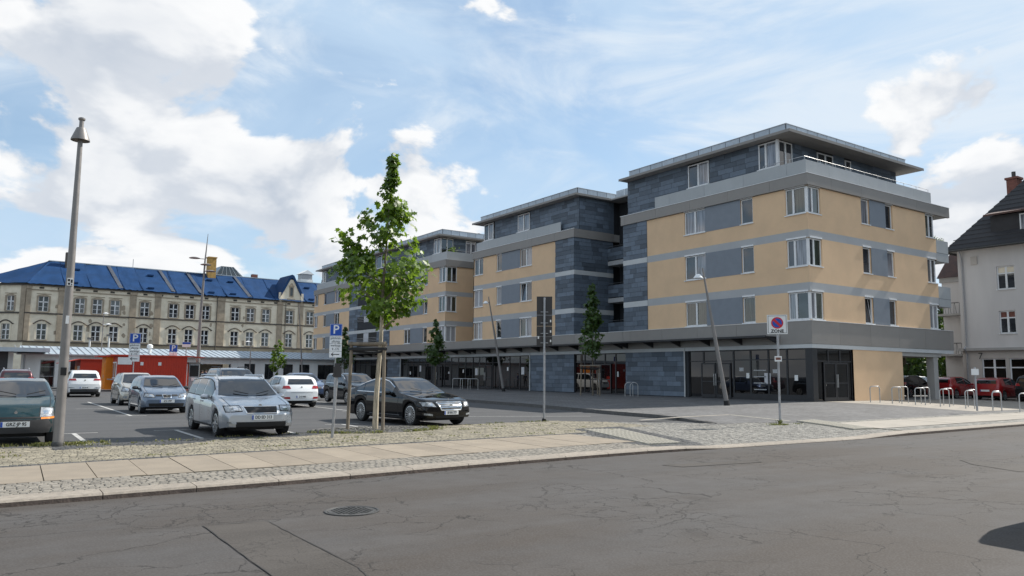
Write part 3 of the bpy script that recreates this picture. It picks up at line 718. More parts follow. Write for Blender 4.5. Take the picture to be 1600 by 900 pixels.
# ---- block A (street corner)
A = Block('apartment block at the street corner with orange walls and corner windows', 0.0, 14.56)
fl, frr = A.FL(), A.FR(0)
U_WIN = [(7.17, 8.88), (3.58, 4.45)]
mbw = MB(fl); mbb = MB(fl)
for (v0, v1), (w0, w1) in zip(WALLV, F_WIN): wall(mbw, 0, 12.23, v0, v1, [(a, b, w0, w1) for a, b in U_WIN]+[(0, 1.38, w0, w1)])
for v0, v1 in BANDV: wall(mbb, 0, 12.23, v0, v1)
mbw.build('wall', 'orange', A.root, fix=False); mbb.build('wall_band', 'band', A.root, fix=False)
mbw = MB(frr); mbb = MB(frr)
T_WIN = [(5.15, 6.0), (7.7, 8.5), (12.3, 13.5)]
for (v0, v1), (w0, w1) in zip(WALLV, F_WIN): wall(mbw, 0, 13.5, v0, v1, [(a, b, w0, w1) for a, b in T_WIN]+[(0, 1.2, w0, w1)])
for v0, v1 in BANDV: wall(mbb, 0, 13.5, v0, v1)
mbw.build('wall', 'orange', A.root, fix=False); mbw = MB(frr); wall(mbw, 3.75, 8.86, 0, 2.84); mbw.build('ground_floor_wall', 'orange', A.root, fix=False); mbb.build('wall_band', 'band', A.root, fix=False)
for i, (v0, v1) in enumerate(F_WIN):
    window(A.root, fl, 7.17, 8.88, v0, v1, 2, [('pane_curtain',)*2, ('pane_curtain', 'pane_dark'), ('pane_curtain',)*2][i] if i else ('pane_green', 'pane_green'))
    window(A.root, fl, 3.58, 4.45, v0, v1, 1, ['pane_green', 'pane_dark', 'pane_dark'][i])
    fpiece('facade_panel', fl, (4.45, 7.17, -.02, .012, v0-.03, v1+.03), 'bluepanel', A.root)
    window(A.root, fl, .12, 1.38, v0, v1, 2, rp(2), split=(.62,)); window(A.root, frr, .13, 1.2, v0, v1, 2, rp(2), split=(.38,))
    A.part('corner_post', 'white_frame', None, [(.06, .17, .06, .17, v0, v1)])
    window(A.root, frr, 5.15, 6.0, v0, v1, 1, rp(1)[0], w=-.15, tilt=0 if i == 0 else None); window(A.root, frr, 7.7, 8.5, v0, v1, 1, 'pane_curtain' if i == 1 else 'pane_dark', w=-.15)
    fpiece('facade_panel', frr, (6.0, 7.7, -.02, .012, v0-.03, v1+.03), 'bluepanel', A.root)
    window(A.root, frr, 12.3, 13.35, v0, v1, 2, rp(2))
    window(A.root, lambda u, w, v: (13.5+w, u, v), .1, 1.2, v0, v1, 1, 'pane_dark', w=-.12, box=False)
A.part('end_wall', 'band', None, [(13.2, 13.48, 1.3, 14.4, 4.34, 12.3)])  # unseen wall given grey, not orange, to cut its bounce light on the wing
A.body(13.2, .3, 14.5, x0=.32)
# slate strip with light bands
for v0, v1 in ((4.32, 5.93), (6.30, 8.86), (9.20, 11.72)): A.tile(fl, 12.23, 14.56, v0, v1)
for v0, v1 in ((5.93, 6.30), (8.86, 9.20)): A.part('strip_band', 'band_light', fl, [(12.235, 14.56, 0, .03, v0, v1)])
mb = MB(fl); mb.box(12.23, 14.56, -.2, 0, 4.32, 11.7); mb.build('strip_wall', 'slate_back', A.root)
# fascias
A.panels('fascia_panel', fl, -.06, 14.6, 3.0, -.02, .07, 3.07, 4.30, 'taupe', first=1.9); A.panels('fascia_panel', frr, -.07, 14.96, 3.0, -.02, .06, 3.07, 4.30, 'taupe', first=2.5)
A.panels('fascia_panel', fl, -.13, 14.7, 3.0, -.02, .12, 11.70, 12.34, 'taupe', first=2.3); A.panels('fascia_panel', frr, -.12, 15.15, 3.0, -.02, .13, 11.70, 12.34, 'taupe', first=2.1)
A.part('drip_edge', 'white_frame', None, [(-.14, -.10, -.15, 14.75, 12.34, 12.37), (-.10, 15.15, -.15, -.11, 12.34, 12.37), (-.09, -.05, -.08, 14.6, 4.30, 4.325), (-.05, 15.0, -.09, -.05, 4.30, 4.325)])
A.part('floor_slab', 'soffit', None, [(.0, 15.1, .02, 14.5, 11.72, 12.30), (.02, 14.93, .03, 14.5, 3.08, 4.28)])
A.part('light_strip', 'band_light', None, [(-.045, .0, -.04, 14.56, 2.84, 3.06), (.0, 14.9, -.04, .02, 2.84, 3.06), (.0, 13.45, .02, 14.5, 2.95, 3.07)])
A.panels('parapet_panel', A.FL(.18), .12, 11.65, 3.0, -.05, .0, 12.39, 13.19, 'parapet', first=1.35); A.panels('parapet_panel', A.FR(.16), .18, 13.48, 3.0, -.05, .0, 12.39, 13.19, 'parapet', first=2.4)
A.part('parapet_panel', 'parapet', None, [(13.43, 13.48, .22, 3.5, 12.39, 13.19)])
mb = MB(); mb.tube([(.3, 3.0, 13.42), (.3, .28, 13.42), (13.4, .28, 13.42)], .014, 6)
for t in fr_(.3, 13.4, 9): mb.tube([(t, .28, 13.15), (t, .28, 13.42)], .012, 6)
for q in (1.2, 2.2, 3.0): mb.tube([(.3, q, 13.15), (.3, q, 13.42)], .012, 6)
mb.build('railing', 'steel', A.root)
# penthouse
pf, pr = A.FL(.5), A.FR(2.15)
A.part('penthouse_wall', 'slate_back', None, [(.5, 13.0, 2.15+.0, 14.6, 12.35, 14.9)])
A.tile(pf, 2.15, 14.6, 12.38, 14.90, [(7.14, 8.93, 13.22, 14.9), (2.15, 3.44, 13.22, 14.9)]); A.tile(pr, .5, 13.0, 12.6, 14.90, [(.5, 1.85, 12.3, 14.9), (4.2, 5.9, 12.3, 14.8), (7.1, 7.8, 12.3, 14.8)])
window(A.root, A.FL(.36), 7.18, 8.89, 13.28, 14.78, 2, ('pane_curtain', 'pane_dark'), box=False); window(A.root, A.FL(.36), 2.15, 3.40, 13.28, 14.82, 2, ('pane_curtain', 'pane_dark'), box=False, split=(.6,))
window(A.root, A.FR(2.01), .5, 1.8, 12.5, 14.82, 2, 'pane_dark', box=False, sill=False); window(A.root, A.FR(2.01), 4.24, 5.86, 12.5, 14.75, 2, 'pane_dark', box=False, sill=False); window(A.root, A.FR(2.01), 7.14, 7.76, 12.5, 14.75, 1, 'pane_dark', box=False, sill=False)
A.part('corner_post', 'white_frame', None, [(.38, .52, 2.02, 2.16, 13.25, 14.85)])
roof(A, -.22, 14.0, .80, 14.75)
# balconies at the far corner
for i, (v0, v1) in enumerate(((5.82, 7.12), (8.74, 10.12))):
    A.part('balcony', 'parapet', None, [(13.55, 15.05, .02, .10, v0, v1), (14.97, 15.05, .1, 3.2, v0, v1), (13.55, 15.0, .1, 3.2, v0, v0+.2)])
    A.part('balcony_joint', 'slate_back', None, [(13.5, 13.55, .05, 3.2, v0+.01, v1), (13.55, 15.052, .012, .02, (v0+v1)/2-.15, (v0+v1)/2-.135)])
mb = MB()
for k in range(160):
    x, y, z = rnd.uniform(13.7, 14.9), rnd.uniform(.15, .4), 10.12+abs(rnd.gauss(0, .13)); a = rnd.uniform(0, 6.28); c = .05
    mb.poly(((x, y, z), (x+c*math.cos(a), y+c*math.sin(a), z+.03), (x+c*math.cos(a+1.5), y+c*math.sin(a+1.5), z+.05)), 0, rnd.random())
stuff(mb.build('balcony_plants', 'leaf_dark', A.root, fix=False, attr=True))
# ground floor
A.part('corner_pier', 'dark_frame', None, [(0.0, .42, .0, .42, 0, 2.84)])
A.glazing(fl, .43, 5.3, 0, 2.84, 1.25, sill=.26, transom=2.25); A.glazing(fl, 5.3, 8.72, 0, 2.84, 1.14, door=((5.5, 6.6), (6.65, 7.75)), transom=2.2)
A.glazing(frr, .42, 3.72, 0, 2.84, 1.1, door=((1.03, 2.14), (2.16, 3.27)), transom=2.16, name='entrance')
mb = MB(fl); mb.tube([(9.0, .06, 0), (9.0, .06, 3.05)], .045, 8); mb.build('downpipe', 'band_light', A.root)
A.part('pier', 'slate_back', fl, [(8.72, 14.4, -.1, 0, 0, 2.84)]); A.tile(fl, 9.08, 14.4, .02, 2.84, rh=.315)
A.part('ground_floor_core', 'black', None, [(.3, 8.8, 3.4, 14.5, 0, 2.84), (3.8, 8.8, .2, 3.4, 0, 2.84), (.3, 3.7, 3.0, 3.4, 0, 2.84)])
A.part('passage_wall', 'orange', None, [(8.8, 8.86, .02, 14.4, 0, 2.84)])
A.part('column', 'soffit', None, [(12.62, 13.15, .1, .55, -.3, 2.94)]); A.part('column', 'soffit', None, [(12.62, 13.15, 6.5, 6.95, -.3, 2.94)])
A.part('passage_beam', 'soffit', None, [(8.87, 13.5, .06, .45, 2.60, 2.84), (12.5, 13.3, .45, 14.4, 2.60, 2.90)])
A.canopy(2.05, 14.55)
A.flush_tiles()

# ---- block B (middle)
B = Block('middle apartment block with dark slate recess beside the corner block', 14.56, 34.57)
fl = B.FL(); frb = B.FR(20.0)
mbw = MB(fl); mbb = MB(fl); BW = [(25.47, 27.14), (29.9, 30.74), (32.93, 34.45)]
for (v0, v1), (w0, w1) in zip(WALLV, F_WIN): wall(mbw, 22.33, 34.57, v0, v1, [(a, b, w0, w1) for a, b in BW])
for v0, v1 in BANDV: wall(mbb, 22.33, 34.57, v0, v1)
mbw.build('wall', 'orange', B.root, fix=False); mbb.build('wall_band', 'band', B.root, fix=False)
for i, (v0, v1) in enumerate(F_WIN):
    window(B.root, fl, 25.47, 27.14, v0, v1, 2, rp(2), tilt=1 if i == 1 else None); window(B.root, fl, 29.9, 30.74, v0, v1, 1, 'shutter' if i == 1 else 'pane_dark')
    fpiece('facade_panel', fl, (27.14, 29.9, -.02, .012, v0-.03, v1+.03), 'bluepanel', B.root)
    window(B.root, fl, 32.93, 34.45, v0, v1, 2, 'shutter' if i == 1 else rp(2))
for v0, v1 in ((4.32, 5.93), (6.30, 8.86), (9.20, 11.72)): B.tile(fl, 20.0, 22.33, v0, v1); B.tile(frb, 0, 3.9, v0, v1)
for v0, v1 in ((5.93, 6.30), (8.86, 9.20)): B.part('strip_band', 'band_light', None, [(-.03, 0, 5.44, 7.77, v0, v1), (-.03, 3.9, 5.41, 5.44, v0, v1)])
B.part('strip_wall', 'slate_back', None, [(.0, .3, 5.44, 7.77, 4.32, 11.7), (.3, 3.9, 5.44, 5.7, 4.32, 11.7)])
B.body(13.0, 20.3, 34.5, x0=.32)
B.part('end_wall', 'orange', None, [(.0, 13.0, 19.9, 20.0, 4.33, 12.3)])
B.panels('fascia_panel', fl, 14.62, 34.6, 3.0, -.02, .07, 3.07, 4.30, 'taupe', first=16.9); B.panels('fascia_panel', fl, 19.9, 34.65, 3.0, -.02, .12, 11.70, 12.34, 'taupe', first=22.33)
B.part('recess_fascia', 'taupe', None, [(.0, 3.9, 5.33, 5.43, 11.70, 12.34)])
B.part('drip_edge', 'white_frame', None, [(-.14, -.10, 5.3, 20.1, 12.34, 12.37), (-.09, -.05, .06, 20.0, 4.30, 4.325)])
B.part('floor_slab', 'soffit', None, [(.0, 13, .05, 20, 3.08, 4.28), (.0, 13, 5.45, 20, 11.75, 12.33)])
B.part('light_strip', 'band_light', None, [(-.045, .0, .0, 20.0, 2.84, 3.06)])
B.panels('parapet_panel', B.FL(.18), 21.9, 34.4, 3.0, -.05, 0, 12.39, 13.19, 'parapet', first=23.4)
# recess: back wall, balconies
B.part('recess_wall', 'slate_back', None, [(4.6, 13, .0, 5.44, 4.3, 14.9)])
for v in (4.32, 7.2, 10.1):
    B.part('recess_parapet', 'slate_back', None, [(3.35, 3.42, .02, 5.4, v+.05, v+1.05)]); B.part('recess_floor', 'band', None, [(3.35, 4.6, .02, 5.42, v-.33, v+.0)])
    B.tile(lambda u, w, vv: (3.35-w, u-14.56, vv), 14.6, 19.95, v+.06, v+1.0)
    B.part('recess_door', 'white_frame', None, [(4.5, 4.6, 1.2, 1.3, v+.05, v+2.2), (4.5, 4.6, 2.2, 2.3, v+.05, v+2.2), (4.5, 4.6, 1.3, 2.2, v+2.1, v+2.2)])
    mb = MB(); mb.tube([(3.38, .05, v+1.15), (3.38, 5.4, v+1.15)], .015, 5); mb.build('recess_rail', 'steel', B.root)
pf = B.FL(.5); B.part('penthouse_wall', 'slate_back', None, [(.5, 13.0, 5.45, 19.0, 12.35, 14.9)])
B.tile(pf, 20.0, 33.5, 12.38, 14.90, [(26.4, 28.2, 13.22, 14.9), (31.8, 33.5, 13.22, 14.9)]); B.tile(lambda t, w, v: (t, 5.44-w, v), .5, 4.0, 12.36, 14.9)
window(B.root, B.FL(.36), 26.45, 28.15, 13.28, 14.78, 2, ('pane_curtain', 'pane_curtain'), box=False); window(B.root, B.FL(.36), 32.0, 33.5, 13.28, 14.8, 2, rp(2), box=False)
roof(B, -.22, 13, 4.95, 20.0); B.part('recess_roof', 'soffit', None, [(3.2, 13, -.2, 4.9, 14.86, 14.97)])
for k in range(5): piece('roof_upstand', (3.7, 3.75, .05+k*.96, .95+k*.96, 14.97, 15.65), 'zinc', B.root)
# ground floor: entrance, slate, shops
B.glazing(fl, 14.42, 20.0, 0, 2.84, 1.1, door=((16.0, 17.1), (17.15, 18.25)), transom=2.25, name='entrance')
B.part('doorbell_panel', 'band_light', fl, [(15.2, 15.35, -.07, -.04, 1.2, 1.55)])
B.part('pier', 'slate_back', fl, [(20.0, 25.6, -.1, 0, 0, 2.84)]); B.tile(fl, 20.0, 25.55, .02, 2.84, rh=.315)
mb = MB(fl); mb.tube([(25.6, .06, 0), (25.6, .06, 3.05)], .05, 8); mb.build('downpipe', 'band_light', B.root)
B.glazing(fl, 25.68, 30.2, 0, 2.84, 1.5, transom=None); B.glazing(fl, 30.2, 34.57, 0, 2.84, 1.1, door=((31.4, 32.4), (32.45, 33.45)), transom=2.3)
B.part('ground_floor_core', 'black', None, [(.3, 13, .2, 20, 0, 2.84)])
B.canopy(14.6, 34.5); B.flush_tiles()

# ---- block C (far)
C_ = Block('far apartment block behind the young tree with slate middle section', 34.57, 75.8)
fl = C_.FL(); frc = C_.FR(39.7)
CW = [(43.36, 44.2), (47.03, 48.5), (66.75, 68.4), (71.4, 72.3), (74.4, 75.7)]
mbw = MB(fl); mbw2 = MB(fl); mbb = MB(fl)
for (v0, v1), (w0, w1) in zip(WALLV, F_WIN):
    wall(mbw, 39.7, 51.95, v0, v1, [(a, b, w0, w1) for a, b in CW[:2]]+[(39.7, 41.1, w0, w1)]); wall(mbw2, 63.5, 75.8, v0, v1, [(a, b, w0, w1) for a, b in CW[2:]])
for v0, v1 in BANDV: wall(mbb, 39.7, 75.8, v0, v1)
mbw.build('wall', 'orange', C_.root, fix=False); mbw2.build('wall', 'orange', C_.root, fix=False)
mbw = MB(frc)
for (v0, v1), (w0, w1) in zip(WALLV, F_WIN): wall(mbw, 0, 13, v0, v1, [(0, 1.25, w0, w1)])
mbw.build('wall', 'orange', C_.root, fix=False); mbb.fr = frc
for v0, v1 in BANDV: wall(mbb, 0, 13, v0, v1)
mbb.build('wall_band', 'band', C_.root, fix=False)
for i, (v0, v1) in enumerate(F_WIN):
    window(C_.root, fl, 43.36, 44.2, v0, v1, 1, 'pane_dark', tilt=0 if i == 1 else None); window(C_.root, fl, 47.03, 48.5, v0, v1, 2, rp(2)); fpiece('facade_panel', fl, (44.2, 47.03, -.02, .012, v0-.03, v1+.03), 'bluepanel', C_.root)
    window(C_.root, fl, 66.75, 68.4, v0, v1, 2, rp(2)); window(C_.root, fl, 71.4, 72.3, v0, v1, 1, 'pane_dark'); fpiece('facade_panel', fl, (68.4, 71.4, -.02, .012, v0-.03, v1+.03), 'bluepanel', C_.root)
    window(C_.root, fl, 74.4, 75.7, v0, v1, 2, rp(2))
    window(C_.root, fl, 39.83, 41.1, v0, v1, 2, 'shutter' if i == 0 else rp(2)); window(C_.root, frc, .13, 1.25, v0, v1, 2, 'shutter' if i == 0 else rp(2)); C_.part('corner_post', 'white_frame', None, [(.05, .2, 5.18, 5.33, v0, v1)])
for v0, v1 in ((4.32, 5.93), (6.30, 8.86), (9.20, 11.72)): C_.tile(fl, 51.95, 63.5, v0, v1, [(55.3, 60.9, v0+.15, v0+1.75)])
for v0, v1 in ((4.45, 5.9), (7.2, 8.75), (10.1, 11.6)):
    C_.part('loggia_shade', 'black', fl, [(55.3, 60.9, -.02, .012, v0, v1)]); mb = MB(fl)  # flat black sheet painting the shaded depth of the opening
    for k in range(5): mb.tube([(55.3, .02, v0+.15+k*.18), (60.9, .02, v0+.15+k*.18)], .02, 5)
    mb.build('loggia_rail', 'galv', C_.root)
    C_.part('loggia_curtain', 'curtain', fl, [(57.6, 59.0, .013, .016, v0, v1)])
C_.part('strip_wall', 'slate_back', fl, [(51.95, 63.5, -.2, 0, 4.32, 11.7)]); C_.body(13.0, 40.0, 75.7, x0=.32)
for v0, v1 in ((5.93, 6.30), (8.86, 9.20)): C_.part('strip_band', 'band_light', fl, [(51.95, 63.5, 0, .03, v0, v1)])
C_.panels('fascia_panel', fl, 34.6, 75.9, 3.0, -.02, .07, 3.07, 4.30, 'taupe'); C_.panels('fascia_panel', fl, 39.58, 75.9, 3.0, -.02, .12, 11.70, 12.34, 'taupe'); C_.panels('fascia_panel', frc, -.12, 13, 3.0, -.02, .12, 11.70, 12.34, 'taupe')
C_.part('light_strip', 'band_light', None, [(-.045, .0, .0, 41.2, 2.84, 3.06)]); C_.part('floor_slab', 'soffit', None, [(.0, 13, .02, 41.2, 3.08, 4.28), (.0, 13, 5.2, 41.2, 11.75, 12.33)])
C_.panels('parapet_panel', C_.FL(.18), 39.9, 51.5, 3.0, -.05, 0, 12.39, 13.19, 'parapet'); C_.panels('parapet_panel', C_.FL(.18), 63.9, 75.6, 3.0, -.05, 0, 12.39, 13.19, 'parapet'); C_.panels('parapet_panel', C_.FR(39.88), .18, 12.5, 3.0, -.05, 0, 12.39, 13.19, 'parapet')
C_.part('link_wall', 'slate_back', None, [(4.6, 13, .0, 5.13, 4.3, 14.9)])
C_.part('penthouse_wall', 'slate_back', None, [(.5, 13, 7.2, 40.0, 12.35, 14.9)])
C_.tile(C_.FL(.5), 41.75, 74.5, 12.38, 14.9, [(41.7, 43.1, 13.2, 14.9), (47.0, 48.7, 13.2, 14.9), (54, 57, 13.2, 14.9), (67, 68.7, 13.2, 14.9), (73, 74.5, 13.2, 14.9)]); C_.tile(C_.FR(41.77), .5, 5, 12.4, 14.9, [(.5, 1.9, 12.3, 14.9)])
for a, b in ((41.77, 43.05), (47.05, 48.65), (54.1, 56.9), (67.05, 68.65), (73.05, 74.45)): window(C_.root, C_.FL(.36), a, b, 13.28, 14.8, 2, rp(2), box=False)
window(C_.root, C_.FR(41.63), .5, 1.9, 12.5, 14.82, 2, 'pane_dark', box=False, sill=False); window(C_.root, C_.FR(41.63), 3.4, 4.6, 12.5, 14.8, 2, 'pane_curtain', box=False, sill=False)
roof(C_, -.22, 13, 6.2, 40.6)
mb = MB(); mb.lathe([(.14, 0), (.14, .5), (.2, .5), (.2, .75), (.1, .8)], 10, c=(5.2, 7.6, 15.05)); mb.lathe([(.1, 0), (.1, .4), (.15, .4), (.15, .55)], 10, c=(5.7, 7.6, 15.05)); mb.build('flue', 'iron', C_.root)
mb = MB(); mb.tube([(.25, 5.5, 13.4), (6, 5.5, 13.4)], .02, 5); mb.build('railing', 'steel', C_.root)
mb = MB()
for k in range(220):
    x, y, z = 1.3+rnd.gauss(0, .25), 6.3+rnd.gauss(0, .2), 13.1+abs(rnd.gauss(0, .35)); a = rnd.uniform(0, 6.28); c = .12
    mb.poly(((x, y, z), (x+c*math.cos(a), y+c*math.sin(a), z+.05), (x+c*math.cos(a+1.2), y+c*math.sin(a+1.2), z+.12)), 0, rnd.random())
stuff(mb.build('terrace_plant', 'leaf', C_.root, fix=False, attr=True))
C_.glazing(fl, 34.57, 48.9, 0, 2.84, 1.3, door=((40.2, 41.2), (41.25, 42.25)), transom=2.3); C_.part('pier', 'slate_back', fl, [(48.9, 52.3, -.1, 0, 0, 2.84), (61.5, 63.8, -.1, 0, 0, 2.84)]); C_.tile(fl, 49.1, 52.3, .02, 2.84); C_.tile(fl, 61.5, 63.8, .02, 2.84)
mb = MB(fl); mb.tube([(49.0, .06, 0), (49.0, .06, 3.05)], .05, 8); mb.build('downpipe', 'band_light', C_.root)
C_.glazing(fl, 52.3, 61.5, 0, 2.84, 1.5, transom=2.3); C_.glazing(fl, 63.8, 75.8, 0, 2.84, 1.3, transom=2.3)
C_.part('ground_floor_core', 'black', None, [(.3, 13, .2, 41.0, 0, 2.84)])
C_.canopy(34.6, 76.6); C_.flush_tiles()
# invented notices and bars on the shop glass, in place of its reflections
for b, spots in ((A, [(1.0, 1.1), (2.3, 1.5), (2.75, .9), (4.2, 1.2), (4.6, 1.6), (6.0, 1.35), (7.3, 1.5)]), (B, [(16.4, 1.4), (17.9, 1.35), (26.6, 1.3), (28.9, 1.6), (31.8, 1.4), (33.8, 1.2)]), (C_, [(36.2, 1.4), (38.8, 1.3), (44.6, 1.5), (46.9, 1.2)])):
    for i, (u, v) in enumerate(spots):
        w, h = ((.21, .30), (.30, .21), (.42, .60))[i % 3]
        b.part('added_notice', ('sign_white', 'band', 'curtain')[i % 3], b.FL(), [(u, u+w, -.108, -.104, v, v+h)])
for k in range(4): A.part('shelf_reflection', 'band', A.FL(), [(3.05, 3.9, -.108, -.104, .55+k*.36, .60+k*.36)])  # pale bars painting shelf-like reflections onto the pane
# ------------------------------------------------------------------ old railway-style building with blue tarpaulin roof
ANG = RAD(3.5)
def old_window(root, fr, u, v0, v1, w, arched, broken=False):
    mb = MB(fr); t = .07; a, b = u-w/2, u+w/2
    mb.box(a, b, -.22, -.15, v0, v0+t); mb.box(a, b, -.22, -.15, v1-t, v1); mb.box(a, a+t, -.22, -.15, v0, v1); mb.box(b-t, b, -.22, -.15, v0, v1)
    mb.box(u-.075, u+.075, -.22, -.13, v0, v1); mb.box(a, b, -.22, -.13, v0+(v1-v0)*.62-.07, v0+(v1-v0)*.62+.07); mb.box(a, b, -.215, -.16, v0+(v1-v0)*.3-.025, v0+(v1-v0)*.3+.025)
    o = mb.build('window', 'white_frame', root)
    for p, q in ((a+t, u-.075), (u+.075, b-t)):
        for c, d in ((v0+t, v0+(v1-v0)*.62-.07), (v0+(v1-v0)*.62+.07, v1-t)): pb = MB(fr); pb.box(p, q, -.21, -.185, c, d); pb.build('pane', rnd.choice(('pane_far', 'pane_far', 'pane_far', 'pane_dark')), o)
    sb = MB(fr); sb.box(a-.15, b+.15, -.1, .09, v0-.13, v0); sb.build('sill', 'stone_trim', o)
    tb = MB(fr)                                                    # stone surround and hood mould
    for p, q in ((a-.24, a), (b, b+.24)): tb.box(p, q, -.05, .05, v0, v1)
    n = 8; rise = .22 if not arched else .38
    pts = [(a-.24+(w+.48)*k/n, v1+.02+rise*math.sin(math.pi*k/n)) for k in range(n+1)]
    for (x0, z0), (x1, z1) in zip(pts, pts[1:]): tb.prism(((x0, -.05, v1-.02), (x1, -.05, v1-.02), (x1, -.05, max(z1, v1+.0)), (x0, -.05, max(z0, v1+.0))), (0, .10, 0))
    tb.build('surround', 'stone_wall' if arched else 'stone_trim', o)
    if arched:
        hb = MB(fr); pts = [(a-.42+(w+.84)*k/n, .12, v1+.0+.52*math.sin(math.pi*k/n)) for k in range(n+1)]; pts = [(a-.55, .12, v1-.02)]+pts+[(b+.55, .12, v1-.02)]; hb.tube(pts, .085, 5); hb.build('hood_mould', 'stone_dark', o)
    else:
        hb = MB(fr); hb.box(a-.3, b+.3, -.02, .1, v1+.30, v1+.38); hb.build('hood_mould', 'stone_trim', o)
OB = thing('old_building', 'long old beige building with blue tarpaulin roof beyond the car park', 'building', (4.0, 131.4, 0), ANG)
ofr = lambda u, w, v: (u, -w, v)
UC = [2.25, 6.98, 9.35, 11.8, 16.04, 20.34, 22.87, 25.35, 30.23, 32.82, 35.5, 39.74, 43.55, 46.1, 48.6, 53, 55.5, 58]
holes1 = [(u-.65, u+.65, 10.2, 12.45) for u in UC]; holes0 = [(u-.62, u+.62, 6.05, 8.4) for u in UC]
EL = 60.0
mb = MB(ofr); wall(mb, 0, EL, 5.75, 14.1, holes1+holes0, .25); mb.build('wall', 'stone_wall', OB, fix=False)
for u in UC: old_window(OB, ofr, u, 10.2, 12.45, 1.3, False); old_window(OB, ofr, u, 6.05, 8.4, 1.24, True)
mb = MB(ofr); GH = [(u-.7, u+.7, 1.2, 4.2) for u in UC]; wall(mb, 0, EL, 0, 5.75, GH, .25); mb.build('ground_floor_wall', 'stone_base', OB, fix=False)
for u in UC: window(OB, ofr, u-.7, u+.7, 1.2, 4.2, 2, 'pane_far', w=-.2, box=False, sill=False)
for nm, m, v0, v1, w in (('belt_course', 'stone_dark', 9.78, 10.0, .14), ('belt_course', 'stone_dark', 5.66, 5.84, .14), ('frieze', 'stone_trim', 13.25, 13.42, .07), ('cornice', 'stone_dark', 13.92, 14.12, .30)):
    mb = MB(ofr); mb.box(-.1, EL, -.02, w, v0, v1); mb.build(nm, m, OB)
for a, b in ((0, .62), (4.1, 4.9), (13.84, 14.76), (17.48, 18.39), (27.15, 28.42), (37.47, 38.4), (41.28, 42.18), (51, 52)):
    mb = MB(ofr); mb.box(a, b, -.01, .16, 5.85, 9.78); mb.box(a, b, -.01, .16, 10.0, 13.25); mb.box(a-.05, b+.05, -.01, .19, 13.42, 13.92); mb.build('pilaster', 'stone_trim', OB)
for k in range(24):
    u = 1.9+k*2.35; mb = MB(ofr); mb.box(u-.3, u+.3, -.01, .04, 13.52, 13.8); mb.build('frieze_vent', 'stone_dark', OB)
# flaked plaster patches
for k in range(26):
    u = rnd.choice((3.9, 5.3, 8.2, 10.6, 13.1, 17.0, 12.9, 4.6, 26.6, 31.5))+rnd.uniform(-.35, .35); v = rnd.choice((6.6, 7.4, 11.0, 9.2, 8.9, 10.8)) + rnd.uniform(-.4, .4); r = rnd.uniform(.15, .5)
    mb = MB(ofr); mb.poly([(u+r*math.cos(t*.785)*rnd.uniform(.5, 1), .005+k*.0003, v+r*1.3*math.sin(t*.785)*rnd.uniform(.5, 1)) for t in range(8)]); mb.build('flaked_patch', 'stone_trim', OB)
for u in (27.1, 38.9): mb = MB(ofr); mb.tube([(u, .25, 0), (u, .25, 13.9)], .07, 6); mb.build('downpipe', 'stone_dark', OB)
# angled end wall on the left: local direction from world (-.826,.564)
ed = Vector((-.826, .564)); ca, sa = math.cos(-ANG), math.sin(-ANG); ed = Vector((ed.x*ca-ed.y*sa, ed.x*sa+ed.y*ca)); en = Vector((ed.y, -ed.x)); en = en if en.y < 0 else -en
efr = lambda u, w, v: (ed.x*u+en.x*w, ed.y*u+en.y*w, v)
mb = MB(efr); wall(mb, 0, 9, 0, 14.1, [(1.65, 2.75, 10.2, 12.4), (2.0, 3.2, 6.0, 8.3)], .25); mb.build('end_wall', 'stone_wall', OB, fix=False)
old_window(OB, efr, 2.2, 10.2, 12.4, 1.1, False); old_window(OB, efr, 2.6, 6.0, 8.3, 1.2, True)
for nm, m, v0, v1, w in (('belt_course', 'stone_dark', 9.78, 10.0, .13), ('belt_course', 'stone_dark', 5.66, 5.84, .13), ('cornice', 'stone_dark', 13.92, 14.12, .28)):
    mb = MB(efr); mb.box(-.1, 9, -.02, w, v0, v1); mb.build(nm, m, OB)
mb = MB(efr); mb.box(0, .7, -.01, .15, 5.85, 13.9); mb.box(3.9, 4.6, -.01, .15, 5.85, 13.9); mb.build('pilaster', 'stone_trim', OB)
# roof: wrinkled tarpaulin sheets, eave to ridge
def tarp(P00, P10, P01, P11, nu, nv, wr=.07):
    mb = MB(); idx = []; P = [Vector(p) for p in (P00, P10, P01, P11)]; nrm = (P[1]-P[0]).cross(P[2]-P[0]).normalized()
    if nrm.z < 0: nrm = -nrm
    ph = rnd.uniform(0, 9)
    for i in range(nu+1):
        row = []
        for j in range(nv+1):
            a, b = i/nu, j/nv; p = P[0].lerp(P[1], a).lerp(P[2].lerp(P[3], a), b); L = (P[1]-P[0]).length
            h = wr*(math.sin(a*L*1.1+ph+b*2)*.5+math.sin(b*7+a*L*.4+ph*2)*.4)+rnd.uniform(-.025, .025)
            if j == 0: h = rnd.uniform(-.02, .12)
            row.append(mb.p(p+nrm*h))
        idx.append(row)
    for i in range(nu):
        for j in range(nv): mb.face((idx[i][j], idx[i+1][j], idx[i+1][j+1], idx[i][j+1]))
    return mb
EV, RG, RD = 14.15, 18.5, 6.4
eds = [0, 4.9, 8.3, 12.9, 15.6, 20.6, 25.0, 28.6, 33.0, 37.0, 42.6, 47, 52, 60]
